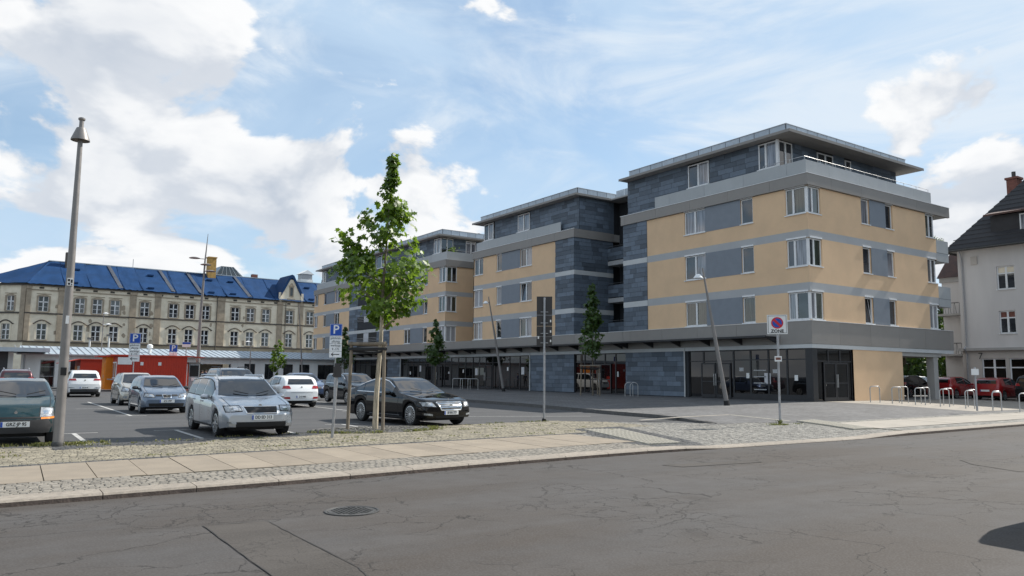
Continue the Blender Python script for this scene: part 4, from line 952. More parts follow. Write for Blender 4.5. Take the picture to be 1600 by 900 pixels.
for i, (a, b) in enumerate(zip(eds, eds[1:])):
    lift = .02*(i % 2)
    ra = max(a, 3.2); rb = max(b, 3.2)
    mb = tarp((a-.05, -.45, EV+lift), (b, -.45, EV+lift), (ra, RD, RG+lift), (rb, RD, RG+lift), 12, 8); mb.build('roof_tarpaulin', 'tarp', OB, smooth=True)
    if i in (2, 4, 5, 7): mb = tarp((b-.75, -.2, EV+.25), (b-.15, -.2, EV+.25), (b-1.6, RD-.3, RG+.02), (b-1.1, RD-.3, RG+.02), 3, 8, .02); mb.build('bare_batten_strip', 'tarp_worn', OB, smooth=True)
    if i: mb = MB(); mb.tube([(a, -.5, EV+.16), (a-.25, RD*.5, (EV+RG)/2+.14), (ra-.1, RD, RG+.1)], [.05, .035, .03], 5); mb.build('tarpaulin_seam', 'tarp', OB)
    if i % 3 == 1 or i == 6:
        for q in (.12, .8):
            u = a+1.2+q; mb = MB(); y = -.4+q*RD*.9; z = EV+(RG-EV)*(y+.45)/(RD+.45)+.12; mb.box(u-.55, u+.35, y-.2, y+.25, z-.08, z+.16); mb.build('tarpaulin_fold', 'tarp', OB)
pe = efr(9, .4, EV)
mb = tarp((-.05, -.45, EV), pe, (3.2, RD, RG), (3.2, RD, RG-.02), 10, 8); mb.build('roof_tarpaulin', 'tarp', OB, smooth=True)
mb = MB(); mb.poly(((3.2, RD, RG), (60, RD, RG), (60, 13, EV), (-4, 13, EV))); mb.build('rear_roof', 'tarp_worn', OB)
mb = MB(); mb.box(3.2, 60, RD-.15, RD+.15, RG-.02, RG+.12); mb.build('ridge', 'seam_roof', OB)
mb = MB(); mb.box(.2, 60, .3, 13, 0, 14.0); mb.build('core', 'stone_dark', OB)
# gable dormer
GU = 39.85
mb = MB(ofr); mb.prism(((GU-2.05, -.3, 13.9), (GU+2.05, -.3, 13.9), (GU+1.75, -.3, 15.3), (GU+.35, -.3, 18.0), (GU-.35, -.3, 18.0), (GU-1.75, -.3, 15.3)), (0, .42, 0)); mb.build('gable_wall', 'stone_wall', OB)
mb = MB(ofr); mb.box(GU-.4, GU+.4, .12, .2, 14.9, 16.8); mb.prism(((GU-.55, .12, 16.8), (GU+.55, .12, 16.8), (GU, .12, 17.4)), (0, .12, 0)); mb.box(GU-.7, GU+.7, .12, .22, 14.3, 14.6); mb.build('gable_niche', 'stone_trim', OB)
mb = MB(ofr)
mb.box(GU-.23, GU+.23, .2, .215, 15.1, 16.6); mb.build('niche_opening', 'pane_far', OB)
for sgn in (-1, 1):
    mb = MB(ofr); mb.prism(((GU+sgn*2.2, .3, 14.5), (GU+sgn*1.95, .3, 15.7), (GU+sgn*.35, .3, 18.75), (GU, .3, 18.9), (GU, .3, 18.3), (GU+sgn*.3, .3, 18.0), (GU+sgn*1.7, .3, 15.3)), (0, -5.0, 0)); mb.build('gable_tarpaulin', 'tarp', OB)
    mb = MB(ofr); mb.box(GU+sgn*2.0-.2, GU+sgn*2.0+.2, -.1, .3, 13.9, 15.6); mb.build('gable_pinnacle', 'stone_wall', OB)
# chimneys, roof lantern, vent
mb = MB(); mb.box(26.95, 28.25, 5.3, 6.6, 16.8, 21.3); mb.box(26.85, 28.35, 5.2, 6.7, 21.3, 21.5); mb.build('chimney', 'brick', OB)
mb = MB(); mb.box(5.3, 6.3, 4.7, 5.6, 16.8, 19.9); mb.build('chimney', 'stone_dark', OB)
mb = MB(); mb.box(35.2, 36.2, 7.0, 7.8, 17.6, 19.3); mb.build('chimney', 'brick_red', OB)
mb = MB(); mb.prism(((28.4, 6.6, 18.3), (33.7, 6.6, 18.3), (31.7, 6.6, 20.2), (29.5, 6.6, 20.2)), (0, 3, 0)); o = mb.build('roof_lantern', 'pane_dark', OB)
for u in fr_(28.6, 33.3, 5): mb = MB(); mb.tube([(u, 6.55, 18.4), (29.5+(u-28.6)*.45, 6.55, 20.2)], .05, 5); mb.build('glazing_bar', 'seam_roof', o)
mb = MB(); mb.box(44.5, 46.8, 7, 9, 17.5, 19.2); mb.build('vent_base', 'white_wall', OB)
mb = MB(); mb.box(44.6, 46.7, 7.1, 8.9, 19.2, 20.2); mb.build('vent_louvre', 'galv', OB)
mb = MB(); mb.prism(((44.3, 6.8, 20.2), (47.0, 6.8, 20.2), (45.65, 6.8, 21.0)), (0, 2.4, 0)); mb.build('vent_cap', 'white_wall', OB)
mb = MB(); mb.tube([(15.2, RD, RG), (15.2, RD, RG+1.5)], .05, 5); mb.build('aerial', 'galv', OB)

# ------------------------------------------------------------------ white pavilion with seamed metal roof
PV = thing('pavilion', 'long low white pavilion with grey seamed metal roof before the old building', 'building', (4.9, 85.0, 0), ANG)
PO = [(-.75, .48, 0, 2.58), (1.75, 3.4, .9, 2.55), (13.15, 17.05, 0, 2.42), (18.46, 19.66, .8, 2.5), (20.74, 21.76, .8, 2.5), (22.87, 24.0, .8, 2.5), (24.76, 26.0, .8, 2.5), (27, 29, .8, 2.5)]
mb = MB(ofr); wall(mb, -2.3, 32, 0, 3.05, PO, .2); mb.build('wall', 'white_wall', PV, fix=False)
for i, (a, b, c, d) in enumerate(PO):
    if i == 2:
        mb = MB(ofr); mb.box(a, b, -3.0, -2.9, c, d); mb.build('passage_back', 'stone_base', PV)
        window(PV, lambda u, w, v: (u, 2.88-w, v), 13.4, 14.6, 1.3, 2.35, 2, 'pane_far', w=-.0, sill=False, box=False)
    elif i == 0:
        window(PV, ofr, a, b, c, d, 1, 'pane_shop', w=-.15, frame='galv', sill=False, box=False, name='door'); mb = MB(ofr); mb.box(a, b, -.1, -.07, 1.0, 1.06); mb.box(a, b, -.1, -.07, 1.9, 1.94); mb.build('door_bar', 'galv', PV)
    else: window(PV, ofr, a, b, c, d, 2, 'pane_far', w=-.15, frame='dark_frame', sill=False, box=False)
mb = MB(ofr); mb.tube([(-2.05, .1, 0), (-2.05, .1, 3.0)], .06, 6); mb.build('downpipe', 'galv', PV)
mb = MB(); mb.poly(((-2.7, -.5, 3.12), (32.5, -.5, 3.12), (32.5, 5, 4.0), (-2.0, 5, 4.0))); mb.poly(((-2.7, -.5, 3.12), (-2.0, 5, 4.0), (-2.0, 8, 3.1))); mb.build('roof', 'seam_roof', PV)
mb = MB()
for k in range(58):
    u = -2.5+k*.6; mb.prism(((u, -.5, 3.122), (u+.04, -.5, 3.122), (u+.04, -.5, 3.17), (u, -.5, 3.17)), (0, 5.5, .88))
mb.build('roof_seams', 'galv', PV)
mb = MB(); mb.box(-2.75, 32.5, -.6, -.48, 3.02, 3.14); mb.build('gutter', 'galv', PV)
mb = MB(); mb.lathe([(.16, 0), (.16, .55), (.30, .62), (.28, .9), (.08, 1.0)], 10, c=(9.2, 2.0, 3.4)); mb.build('roof_vent', 'white_wall', PV)
mb = MB(); mb.box(-1.9, 31.8, .35, 5, 0, 3.0); 
PC = thing('garage_canopy', 'flat grey canopy over dark garage gate at the far left', 'canopy', (-7.5, 82.0, 0), ANG)
mb = MB(); mb.box(0, 12.2, -.6, 9, 3.25, 3.62); mb.build('canopy_roof', 'seam_roof', PC)
mb = MB(); mb.box(0, 9.2, 2.0, 2.2, 0, 3.25); mb.build('gate', 'garage', PC)
for k in range(12): piece('gate_slat', (0, 9.2, 1.96, 2.0, .1+k*.26, .1+k*.26+.22), 'garage', PC)
mb = MB(); mb.box(9.2, 9.6, 1.8, 2.3, 0, 3.25); mb.build('gate_post', 'white_wall', PC)
mb = MB(); mb.tube([(2.3, 0, 3.62), (2.3, 0, 7.6)], .2, 8); mb.build('flue_pipe', 'white_wall', PC)

# ------------------------------------------------------------------ red and orange kiosk containers
K = thing('kiosk_container', 'long red market kiosk container with flat roof', 'kiosk', (8.35, 66.3, 0))
mb = MB(); mb.box(0, 5.05, 0, 2.6, .1, 2.75); mb.build('body', 'kiosk_red', K)
for k in range(26): piece('wall_rib', (.12+k*.19, .21+k*.19, -.03, 0, .15, 2.68), 'kiosk_red', K)
mb = MB(); mb.box(-.5, 5.25, -.12, 2.7, 2.75, 2.86); mb.prism(((5.25, -.12, 2.80), (6.4, -.12, 2.72), (6.4, -.12, 2.76), (5.25, -.12, 2.86)), (0, 2.0, 0)); mb.build('roof', 'kiosk_red', K)
for x in (1.6, 2.9): mb = MB(); mb.box(x, x+.22, -.05, -.032, 2.05, 2.3); mb.build('wall_notice', 'sign_white', K)
mb = MB(); mb.box(.0, 1.0, -.06, -.032, 2.1, 2.65); mb.build('notice_board', 'sign_white', K)
mb = MB(); mb.box(-.04, 0, .35, 2.3, 1.0, 2.3); wo = mb.build('serving_window', 'white_wall', K)
for a in (.5, 1.45): mb = MB(); mb.box(-.06, -.04, a, a+.7, 1.1, 2.2); mb.build('pane', 'pane_curtain', wo)
mb = MB(); mb.box(-.4, 0, .3, 2.35, .9, .97); mb.build('counter', 'galv', K)
K2 = thing('kiosk_container', 'orange kiosk container beside the red one', 'kiosk', (7.9, 69.4, 0))
mb = MB(); mb.box(0, 5.4, 0, 2.5, .1, 2.7); mb.build('body', 'kiosk_orange', K2)
mb = MB(); mb.box(-.6, 5.5, -.1, 2.6, 2.7, 2.8); mb.build('roof', 'kiosk_red', K2)
mb = MB(); mb.box(-.04, 0, .4, 1.3, .2, 2.2); o = mb.build('door', 'kiosk_orange', K2); mb = MB(); mb.tube([(-.08, .55, 1.0), (-.08, .55, 1.25)], .02, 5); mb.build('handle', 'steel', o)
K3 = thing('kiosk_container', 'red kiosk with slanted awning behind the white car', 'kiosk', (6.7, 76.0, 0))
mb = MB(); mb.box(0, 5, 0, 5, .1, 2.5); mb.build('body', 'kiosk_red', K3)
mb = MB(); mb.prism(((0, -.2, 2.55), (-1.5, -.2, 2.2), (-1.5, -.2, 2.25), (0, -.2, 2.62)), (0, 5.4, 0)); mb.box(0, 5.1, -.2, 5.2, 2.5, 2.6); mb.build('awning', 'kiosk_red', K3)
mb = MB(); mb.box(-.05, 0, .6, 2.2, 1.0, 2.0); mb.build('serving_window', 'white_wall', K3)
mb = MB(); mb.box(-.05, 0, 2.6, 4.4, 1.0, 2.0); mb.build('serving_window', 'kiosk_orange', K3)
T = thing('ticket_machine', 'dark grey ticket machine beside the red kiosk', 'machine', (14.1, 67.2, 0))
mb = MB(); mb.box(-.4, .4, -.3, .3, .05, 2.2); mb.build('cabinet', 'galv', T)
mb = MB(); mb.box(-.34, .34, -.33, -.3, 1.2, 2.1); mb.build('screen_panel', 'black', T); mb = MB(); mb.box(-.2, .2, -.345, -.33, .85, 1.1); mb.build('notice', 'sign_white', T)
mb = MB(); mb.box(-.45, .45, -.35, .35, 2.2, 2.35); mb.build('cap', 'lamp_grey', T)

# ------------------------------------------------------------------ pale house at the right edge
HS = thing('house', 'pale plastered house with dark tiled roof right of the apartment blocks', 'building', (55.7, 26.2, .2))
hf = lambda u, w, v: (-w, -u, v)                     # u runs towards the camera along the wall
HW = [(2.45, 3.55, 7.35, 8.9), (2.45, 3.45, 4.4, 5.9), (6.2, 7.3, 7.35, 8.9), (6.2, 7.3, 4.4, 5.9), (1.2, 2.7, .9, 2.75), (2.9, 5.2, .9, 2.75), (6.2, 8.5, .9, 2.75)]
mb = MB(hf); wall(mb, 0, 16, 3.35, 10.3, HW[:4], .2); mb.build('wall', 'house_wall', HS, fix=False)
mb = MB(hf); wall(mb, 0, 16, -.3, 3.35, HW[4:], .2); mb.build('shop_wall', 'house_lower', HS, fix=False)
for a, b, c, d in HW[:4]:
    o = window(HS, hf, a, b, c, d, 2, 'pane_dark', w=-.16, box=False); mb = MB(hf); mb.box(a+.05, b-.05, -.16, -.09, c+(d-c)*.66, c+(d-c)*.66+.08); mb.build('transom', 'white_frame', o)
    mb = MB(hf); mb.box(a+.08, b-.08, -.128, -.12, c+(d-c)*.72, d-.08); mb.build('blind', 'stone_wall' if c > 7 else 'brick_red', o)
for a, b, c, d in HW[4:]:
    o = window(HS, hf, a, b, c, d, 2, 'pane_shop', w=-.16, box=False); mb = MB(hf); mb.box(a+.05, b-.05, -.16, -.09, 2.1, 2.18); mb.build('transom', 'white_frame', o)
mb = MB(hf); mb.box(-.1, 16, -.02, .28, 3.28, 3.46); mb.build('ledge', 'soffit', HS)
mb = MB(); mb.box(0.02, 14, .0, .02, -.3, 10.3); mb.box(.25, 14, -16, -.0, -.3, 10.2); mb.build('core', 'house_wall', HS)
mb = MB(hf); mb.tube([(.25, .25, 10.2), (.3, .1, 9.6), (.3, .1, 3.6), (.3, .35, 3.4), (.3, .1, 3.1), (.3, .1, 0)], .06, 6); mb.build('downpipe', 'galv', HS)
mb = MB(hf); mb.box(.9, 1.3, 0, .1, 9.2, 9.75); mb.build('vent_box', 'house_lower', HS)
# roof: hip with tiles in courses
def hip(root, x0, y0, x1, y1, z0, rise, inset, m, ncourse):
    w = x1-x0
    for k in range(ncourse):
        a, b = k/ncourse, (k+1)/ncourse; e = .05
        for side in ('front', 'left'):
            mb = MB()
            za, zb = z0+rise*a+e, z0+rise*b
            if side == 'front': mb.prism(((x0+inset*a, y0-inset*a, za), (x0+inset*a, y1, za), (x0+inset*b, y1, zb), (x0+inset*b, y0-inset*b, zb)), (-.0, 0, .05))
            else: mb.prism(((x0+inset*a, y0-inset*a, za), (x1, y0-inset*a, za), (x1, y0-inset*b, zb), (x0+inset*b, y0-inset*b, zb)), (0, 0, .05))
            mb.build('tile_course', m, root)
    mb = MB(); mb.poly(((x0, y0, z0), (x1, y0, z0), (x1, y1, z0), (x0, y1, z0))); mb.build('roof_soffit', 'soffit', root)
hip(HS, -.6, .6, 13, -16, 10.25, 6.8, 5.3, 'roof_tile', 20)
mb = MB(); mb.tube([(-.65, .6, 10.22), (-.65, -16, 10.22)], .09, 6); mb.tube([(-.65, .65, 10.22), (13, .65, 10.22)], .09, 6); mb.build('gutter', 'iron', HS)
mb = MB(); mb.tube([(-.1, .2, 10.9), (-.1, -16, 10.9)], .03, 5); mb.tube([(.0, .2, 11.05), (.0, -16, 11.05)], .03, 5); mb.build('snow_guard', 'iron', HS)
D = MB(); D.box(.2, 3.6, -8.6, -2.2, 10.9, 12.4); D.build('dormer', 'roof_tile', HS)
D = MB(); D.prism(((-.15, -1.9, 12.4), (4.4, -1.9, 13.6), (4.4, -1.9, 13.7), (-.15, -1.9, 12.52)), (0, -7, 0)); D.build('dormer_roof', 'roof_tile_brown', HS)
window(HS, lambda u, w, v: (.2-w, -u, v), 4.0, 5.2, 11.2, 12.3, 2, 'pane_curtain', w=.0, sill=False, box=False)
mb = MB(); mb.box(4.3, 5.1, -2.35, -1.65, 11.6, 15.7); mb.box(4.22, 5.18, -2.43, -1.57, 15.7, 15.85); mb.build('chimney', 'brick_red', HS)
mb = MB(); mb.lathe([(.14, 0), (.14, .45)], 8, c=(4.7, -2.0, 15.85)); mb.build('chimney_pot', 'iron', HS)
W = thing('house_wing', 'narrow rear wing with balconies behind the pale house', 'building', (58.0, 27.0, .2))
mb = MB(); mb.box(0, 7, .0, 1.5, -.3, 8.4); mb.build('wall', 'house_wall', W)
mb = MB(); mb.box(-.1, 7, -.2, 1.62, 8.4, 8.75); mb.build('cornice', 'soffit', W)
mb = MB(); mb.prism(((-.2, -.3, 8.75), (-.2, 1.75, 8.75), (2.2, 1.75, 11.0), (2.2, -.3, 11.0)), (3, 0, 0)); mb.build('roof', 'roof_tile_brown', W)
for v in (3.0, 5.9):
    mb = MB(); mb.box(-.9, 0, -.1, 1.5, v, v+.14); b = mb.build('balcony_floor', 'soffit', W)
    mb = MB(); mb.tube([(-.88, -.05, v+.9), (-.88, 1.45, v+.9)], .03, 5)
    for k in range(9): mb.tube([(-.88, -.05+k*.185, v+.1), (-.88, -.05+k*.185+(.1 if k % 2 else -.05), v+.9)], .014, 4)
    mb.build('balcony_rail', 'iron', W)

# ------------------------------------------------------------------ trees
def leaf_shape(mb, p, s, nrm, roll, a, lobes=True):
    nrm = nrm.normalized(); t = Vector((math.cos(roll), math.sin(roll), .2)); t = (t-nrm*t.dot(nrm)).normalized(); b = nrm.cross(t)
    if lobes: pts = ((0, -.5), (.22, -.32), (.52, -.30), (.36, -.02), (.56, .28), (.20, .22), (0, .62), (-.20, .22), (-.56, .28), (-.36, -.02), (-.52, -.30), (-.22, -.32))
    else: pts = ((0, -.5), (.34, -.1), (.22, .3), (0, .55), (-.22, .3), (-.34, -.1))
    mb.poly([p+t*x*s+b*y*s+nrm*(-.12*s*(x*x+y*y)) for x, y in pts], 0, a)
def grow_tree(name, label, loc, H, spec, leaf_n, leaf_s, leafm, trunk_r, trunk_h, group=None, barkm='bark', seed=1, lobes=True, lean=(0, 0), clusters=90, stem_m=None, spire=None):
    R_ = random.Random(seed); root = thing(name, label, 'tree', loc, group=group)
    mb = MB(); top = Vector((lean[0], lean[1], H*.97)); n = 9
    spine = [Vector((lean[0]*(k/n)**1.3+R_.gauss(0, .015)*H/8, lean[1]*(k/n)**1.3+R_.gauss(0, .015)*H/8, H*.97*k/n)) for k in range(n+1)]; spine[0] = Vector((0, 0, 0))
    rads = [trunk_r*(1-.9*(k/n)**.9) for k in range(n+1)]
    def at(z): f = clamp(z/(H*.97))*n; i = min(n-1, int(f)); return spine[i].lerp(spine[i+1], f-i)
    split = next((k for k in range(n+1) if spine[k].z > trunk_h), n)
    if stem_m:
        m2 = MB(); m2.tube(spine[:split+1], rads[:split+1], 9); m2.build('trunk', stem_m, root, smooth=True); mb.tube(spine[split:], rads[split:], 8)
    else: mb.tube(spine, rads, 9)
    def radius(z):
        return lerp_pts(spec, z)
    pts = []; lim = MB()
    for c in range(clusters):
        z = trunk_h+(H-trunk_h)*R_.random(); r = radius(z); rmax = max(q[1] for q in spec)
        while R_.random() > .25+.75*r/rmax: z = trunk_h+(H-trunk_h)*R_.random(); r = radius(z)
        a = R_.uniform(0, 6.283); rr = r*math.sqrt(R_.uniform(.05, 1.0))
        p = at(z); tip = Vector((p.x+rr*math.cos(a), p.y+rr*math.sin(a), z)); base = at(max(trunk_h*.95, z-rr*R_.uniform(.7, 1.3)))
        mid = base.lerp(tip, .5)+Vector((0, 0, -.08*rr)); rb = trunk_r*.28*(1-z/H*.6)
        if c % 2 == 0: lim.tube([base, mid, tip], [rb, rb*.6, rb*.2], 5)
        pts.append((tip, rr/r if r else 0))
    if spire:
        z = spire
        while z < H-.05: pts.append((at(z)+Vector((R_.gauss(0, radius(z)*.35), R_.gauss(0, radius(z)*.35), 0)), 0)); z += .2
    mb.build('trunk' if not stem_m else 'upper_stem', barkm, root, smooth=True); stuff(lim.build('limbs', barkm, root, smooth=True))
    lb = MB()
    for k in range(leaf_n):
        tip, q = pts[R_.randrange(len(pts))]; s0 = radius(tip.z)*.12+.075*H/8
        p = tip+Vector((R_.gauss(0, s0), R_.gauss(0, s0), R_.gauss(0, s0*.85)))
        ax = at(p.z); rr = Vector((p.x-ax.x, p.y-ax.y)).length
        if rr > radius(p.z)*1.12+.06 or p.z > H or p.z < trunk_h-.2: continue
        out = Vector((p.x-ax.x, p.y-ax.y, 0)); out = out.normalized() if out.length > .01 else Vector((1, 0, 0))
        nr = out*.6+Vector((R_.gauss(0, .5), R_.gauss(0, .5), R_.uniform(.1, 1.0)))
        leaf_shape(lb, p, leaf_s*R_.uniform(.6, 1.25), nr, R_.uniform(0, 6.283), clamp(R_.gauss(.42, .25)), lobes)
    c = lb.build('crown', leafm, root, fix=False, attr=True); c['kind'] = 'stuff'
    return root
TX, TY = 9.0, 19.85
main = grow_tree('young_plane_tree', 'slender young tree held by three wooden stakes in front of the black saloon', (TX, TY, .04), 7.85,
    [(2.6, .15), (3.0, .42), (3.4, .88), (3.8, 1.3), (4.3, 1.36), (4.7, 1.05), (5.2, .85), (5.8, .78), (6.2, .66), (6.6, .36), (6.9, .2), (7.2, .15), (7.85, .08)], 2700, .155, 'leaf', .085, 2.9, seed=4, lean=(.24, -.15), clusters=44, spire=6.0, stem_m='bark_pale')
# left side limb standing out of the crown
lr = random.Random(3); lb = MB(); sb = MB(); side = Vector((-math.cos(YAW), math.sin(YAW), 0)); b0 = Vector((.1, -.05, 4.1)); tip = b0+side*1.15+Vector((0, 0, 1.3))
sb.tube([b0, b0+side*.7+Vector((0, 0, .35)), tip], [.03, .02, .006], 5); sb.build('limb', 'bark', main, smooth=True)
for k in range(230):
    f = lr.uniform(.35, 1.05); p = b0.lerp(tip, f)+Vector((lr.gauss(0, .14), lr.gauss(0, .14), lr.gauss(0, .14))); leaf_shape(lb, p, .17*lr.uniform(.6, 1.2), Vector((lr.gauss(0, .6), lr.gauss(0, .6), lr.uniform(.2, 1))), lr.uniform(0, 6.28), clamp(lr.gauss(.4, .25)))
o = lb.build('limb_leaves', 'leaf', main, fix=False, attr=True); o['kind'] = 'stuff'
def stakes(label, loc, R0, h, n=3, rr=.05, rz=0.0, m='wood'):
    root = thing('tree_stake_frame', label, 'stakes', loc, rz)
    P_ = [(R0*math.cos(a), R0*math.sin(a)) for a in [RAD(-95), RAD(25), RAD(145)][:n]]
    for x, y in P_: mb = MB(); mb.tube([(x*1.06, y*1.06, 0), (x, y, h)], rr*.92, 10); mb.build('stake', m, root, smooth=True)
    for (a, b), (c, d) in zip(P_, P_[1:]+P_[:1]):
        mb = MB(); mb.tube([(a*1.1, b*1.1, h-.06), (c*1.1, d*1.1, h-.06)], rr*.95, 8); mb.build('rail', m, root, smooth=True)
    mb = MB()
    for (a, b), (c, d) in zip(P_, P_[1:]+P_[:1]): mb.tube([(a*1.12, b*1.12, h-.20), (c*1.12, d*1.12, h-.20)], .045, 5)
    for a, b in P_: mb.tube([(a, b, h-.26), (0, 0, h-.30)], .035, 5)
    mb.build('tie_belt', 'black', root)
    return root
stakes('three weathered wooden stakes with black ties around the young tree', (TX-.12, TY+.0, .04), .60, 2.42, rz=RAD(10))
S2 = [(3.4, .12), (3.7, .75), (4.6, .6), (5.6, .55), (6.5, .42), (7.2, .2), (7.7, .06)]
p = onX(926, 33.0); grow_tree('small_plaza_tree', 'narrow dark young tree by the slate wall and entrance', (p.x, p.y, plaza_z(p.x, p.y)), 7.4, [(2.5, .3), (2.9, .95), (3.6, .75), (4.3, .65), (5.3, .55), (6.2, .4), (7.4, .08)], 1500, .20, 'leaf_dark', .06, 2.4, group='young trees along the plaza', seed=8, clusters=70)
stakes('wooden stake frame of the narrow tree by the entrance', (p.x, p.y, plaza_z(p.x, p.y)), .75, 2.0, rr=.05)
p = onX(680, 33.0); grow_tree('small_plaza_tree', 'narrow young tree before the glazed shops of the middle block', (p.x, p.y, plaza_z(p.x, p.y)), 6.2, [(2.3, .4), (2.8, 1.2), (3.5, 1.0), (4.4, .7), (5.4, .4), (6.2, .1)], 1100, .24, 'leaf_dark', .06, 2.2, group='young trees along the plaza', seed=9, clusters=60)
p = onX(537, 33.0); grow_tree('small_plaza_tree', 'young tree behind the parking sign at the far block', (p.x, p.y, plaza_z(p.x, p.y)), 6.4, [(2.0, .5), (2.8, 1.3), (4, 1.0), (5.4, .5), (6.4, .1)], 1000, .26, 'leaf_dark', .06, 1.8, group='young trees along the plaza', seed=10, clusters=60)
grow_tree('sapling', 'thin pale green sapling before the white pavilion', (21.9, 69.8, 0), 4.6, [(1.6, .3), (2.2, .8), (3.2, .65), (4.0, .35), (4.6, .08)], 500, .22, 'leaf', .04, 1.4, seed=12, clusters=40)
for i, (x, y, h, r, lab) in enumerate(((62.5, 34.0, 8.4, 3.0, 'bushy dark tree behind the passage of the corner block'), (67.5, 33.2, 8.0, 2.8, 'dense tree between the corner block and the pale house'), (59.5, 38.0, 6.5, 2.6, 'lower leafy tree seen through the passage'), (64.0, 41.0, 7.5, 3.2, 'far leafy tree seen through the passage'), (72, 37, 7, 3.2, 'leafy tree behind the house wing'))):
    grow_tree('leafy_tree', lab, (x, y, .2), h, [(0.4, r*.7), (2, r), (h*.6, r*.95), (h*.85, r*.6), (h, .3)], 2200, .42, 'leaf_dark', .16, .6, group='trees behind the passage', seed=20+i, lobes=False, clusters=90)
# ------------------------------------------------------------------ cars
def interp(pts, x):                      # smooth-ish interpolation of a control polyline
    if x <= pts[0][0]: return pts[0][1]
    for i, ((a, b), (c, d)) in enumerate(zip(pts, pts[1:])):
        if x <= c:
            t = (x-a)/(c-a); return b+(d-b)*t
    return pts[-1][1]
def smooth_curve(pts, n=140, it=5):
    x0, x1 = pts[0][0], pts[-1][0]; xs = [x0+(x1-x0)*i/n for i in range(n+1)]; ys = [interp(pts, x) for x in xs]
    for _ in range(it): ys = [ys[0]]+[(ys[i-1]+2*ys[i]+ys[i+1])/4 for i in range(1, n)]+[ys[-1]]
    arr = list(zip(xs, ys)); return lambda x: interp_u(arr, x, x0, x1, n)
def interp_u(arr, x, x0, x1, n):
    f = clamp((x-x0)/(x1-x0))*n; i = min(n-1, int(f)); return arr[i][1]+(arr[i+1][1]-arr[i][1])*(f-i)
class CarShape:
    def __init__(s, L, W, H, wb, fo, r, top, belt, nose=.34, tail=.30, tumble=.34, sill=.22, nose_n=2.4, front_cut=.16, rear_cut=.12):
        s.L, s.W, s.H, s.wb, s.fo, s.r, s.sill = L, W, H, wb, fo, r, sill
        s.zt = smooth_curve(top); s.zs0 = smooth_curve(belt, it=8); s.tumble = tumble; s.nose, s.tail, s.nn = nose, tail, nose_n; s.fc, s.rc = front_cut, rear_cut
        s.axles = (fo, fo+wb)
    def zs(s, y): return min(s.zs0(y), s.zt(y)-.03)
    def half(s, y):
        w = s.W/2
        if y < s.nose*2: w *= 1-s.fc*(1-y/(s.nose*2))**s.nn
        e = s.L-y
        if e < s.tail*2: w *= 1-s.rc*(1-e/(s.tail*2))**s.nn
        return w
    def zb(s, y):
        z = s.sill+(.05*(1-y/.5) if y < .5 else 0)+(.10*(1-(s.L-y)/.5) if s.L-y < .5 else 0)
        R = s.r+.055
        for a in s.axles:
            d = abs(y-a)
            if d < R: z = max(z, s.r+math.sqrt(R*R-d*d)*.98)
        return min(z, s.zs(y)-.12)
    def edge(s, y):
        g = max(0, s.zt(y)-s.zs(y)); return s.half(y)*.955-.02-min(.14, g*.9)*.35-s.tumble*max(0, g-.14)
    def ring(s, y):
        zb, zs, zt, w = s.zb(y), s.zs(y), s.zt(y), s.half(y); g = zt-zs; ye = s.edge(y); h = zs-zb
        P_ = [(w*.72, max(.16, zb-.0) if zb < .4 else zb), (w*.955, zb), (w*.985, zb+.12*h), (w*.995, zb+.38*h), (w, zb+.62*h), (w*.99, zb+.80*h), (w*.972, zb+.92*h), (w*.945, zs)]
        a = (w*.945, zs)
        for f in (.12, .35, .6, .82, .93): P_.append((a[0]+(ye-a[0])*f+(.012 if .2 < f < .9 else 0)*min(1, g*3), zs+g*f*.955))
        P_ += [(ye-.035, zs+g*.965), (ye-.11, zs+g*.982), (ye*.62, zt-.012*min(1, g*8)), (ye*.3, zt-.003), (0, zt)]
        return P_
def make_body(s):
    ys = sorted({round(v, 4) for v in [0, .015, .04, .08, .13, .2, .28]+[s.L-q for q in (0, .012, .035, .07, .12, .18, .26)]+fr_(.3, s.L-.3, 44)+[a+(s.r+.055)*q for a in s.axles for q in (-1.02, -1, -.97, -.9, -.78, -.6, -.4, -.2, 0, .2, .4, .6, .78, .9, .97, 1, 1.02)]})
    mb = MB(); rings = []
    def bow(x, y, z):                       # plan curvature of nose and tail, slight rake of the bumper
        q = abs(x)/(s.W/2); f = max(0, 1-y/.60); e = max(0, 1-(s.L-y)/.50)
        return y+.21*q**2.3*f-.11*q**2.3*e+.05*f*max(0, (.34-z)/.2)-.05*e*max(0, (.36-z)/.2)
    for y in ys:
        P_ = s.ring(y); k = len(P_)
        rings.append([mb.p((-x, bow(x, y, z)-s.L/2, z)) for x, z in P_]+[mb.p((x, bow(x, y, z)-s.L/2, z)) for x, z in P_[-2::-1]])
    for r1, r2 in zip(rings, rings[1:]):
        for i in range(len(r1)-1): mb.face((r1[i], r1[i+1], r2[i+1], r2[i]))
    for y in (ys[0], ys[-1]):               # curved nose and tail faces
        P_ = s.ring(y); rows = []
        for x, z in P_: rows.append([mb.p((x*t/8, bow(x*t/8, y, z)-s.L/2, z)) for t in range(-8, 9)])
        for a, b in zip(rows, rows[1:]):
            for i in range(16): mb.face((a[i], a[i+1], b[i+1], b[i]))
    return mb
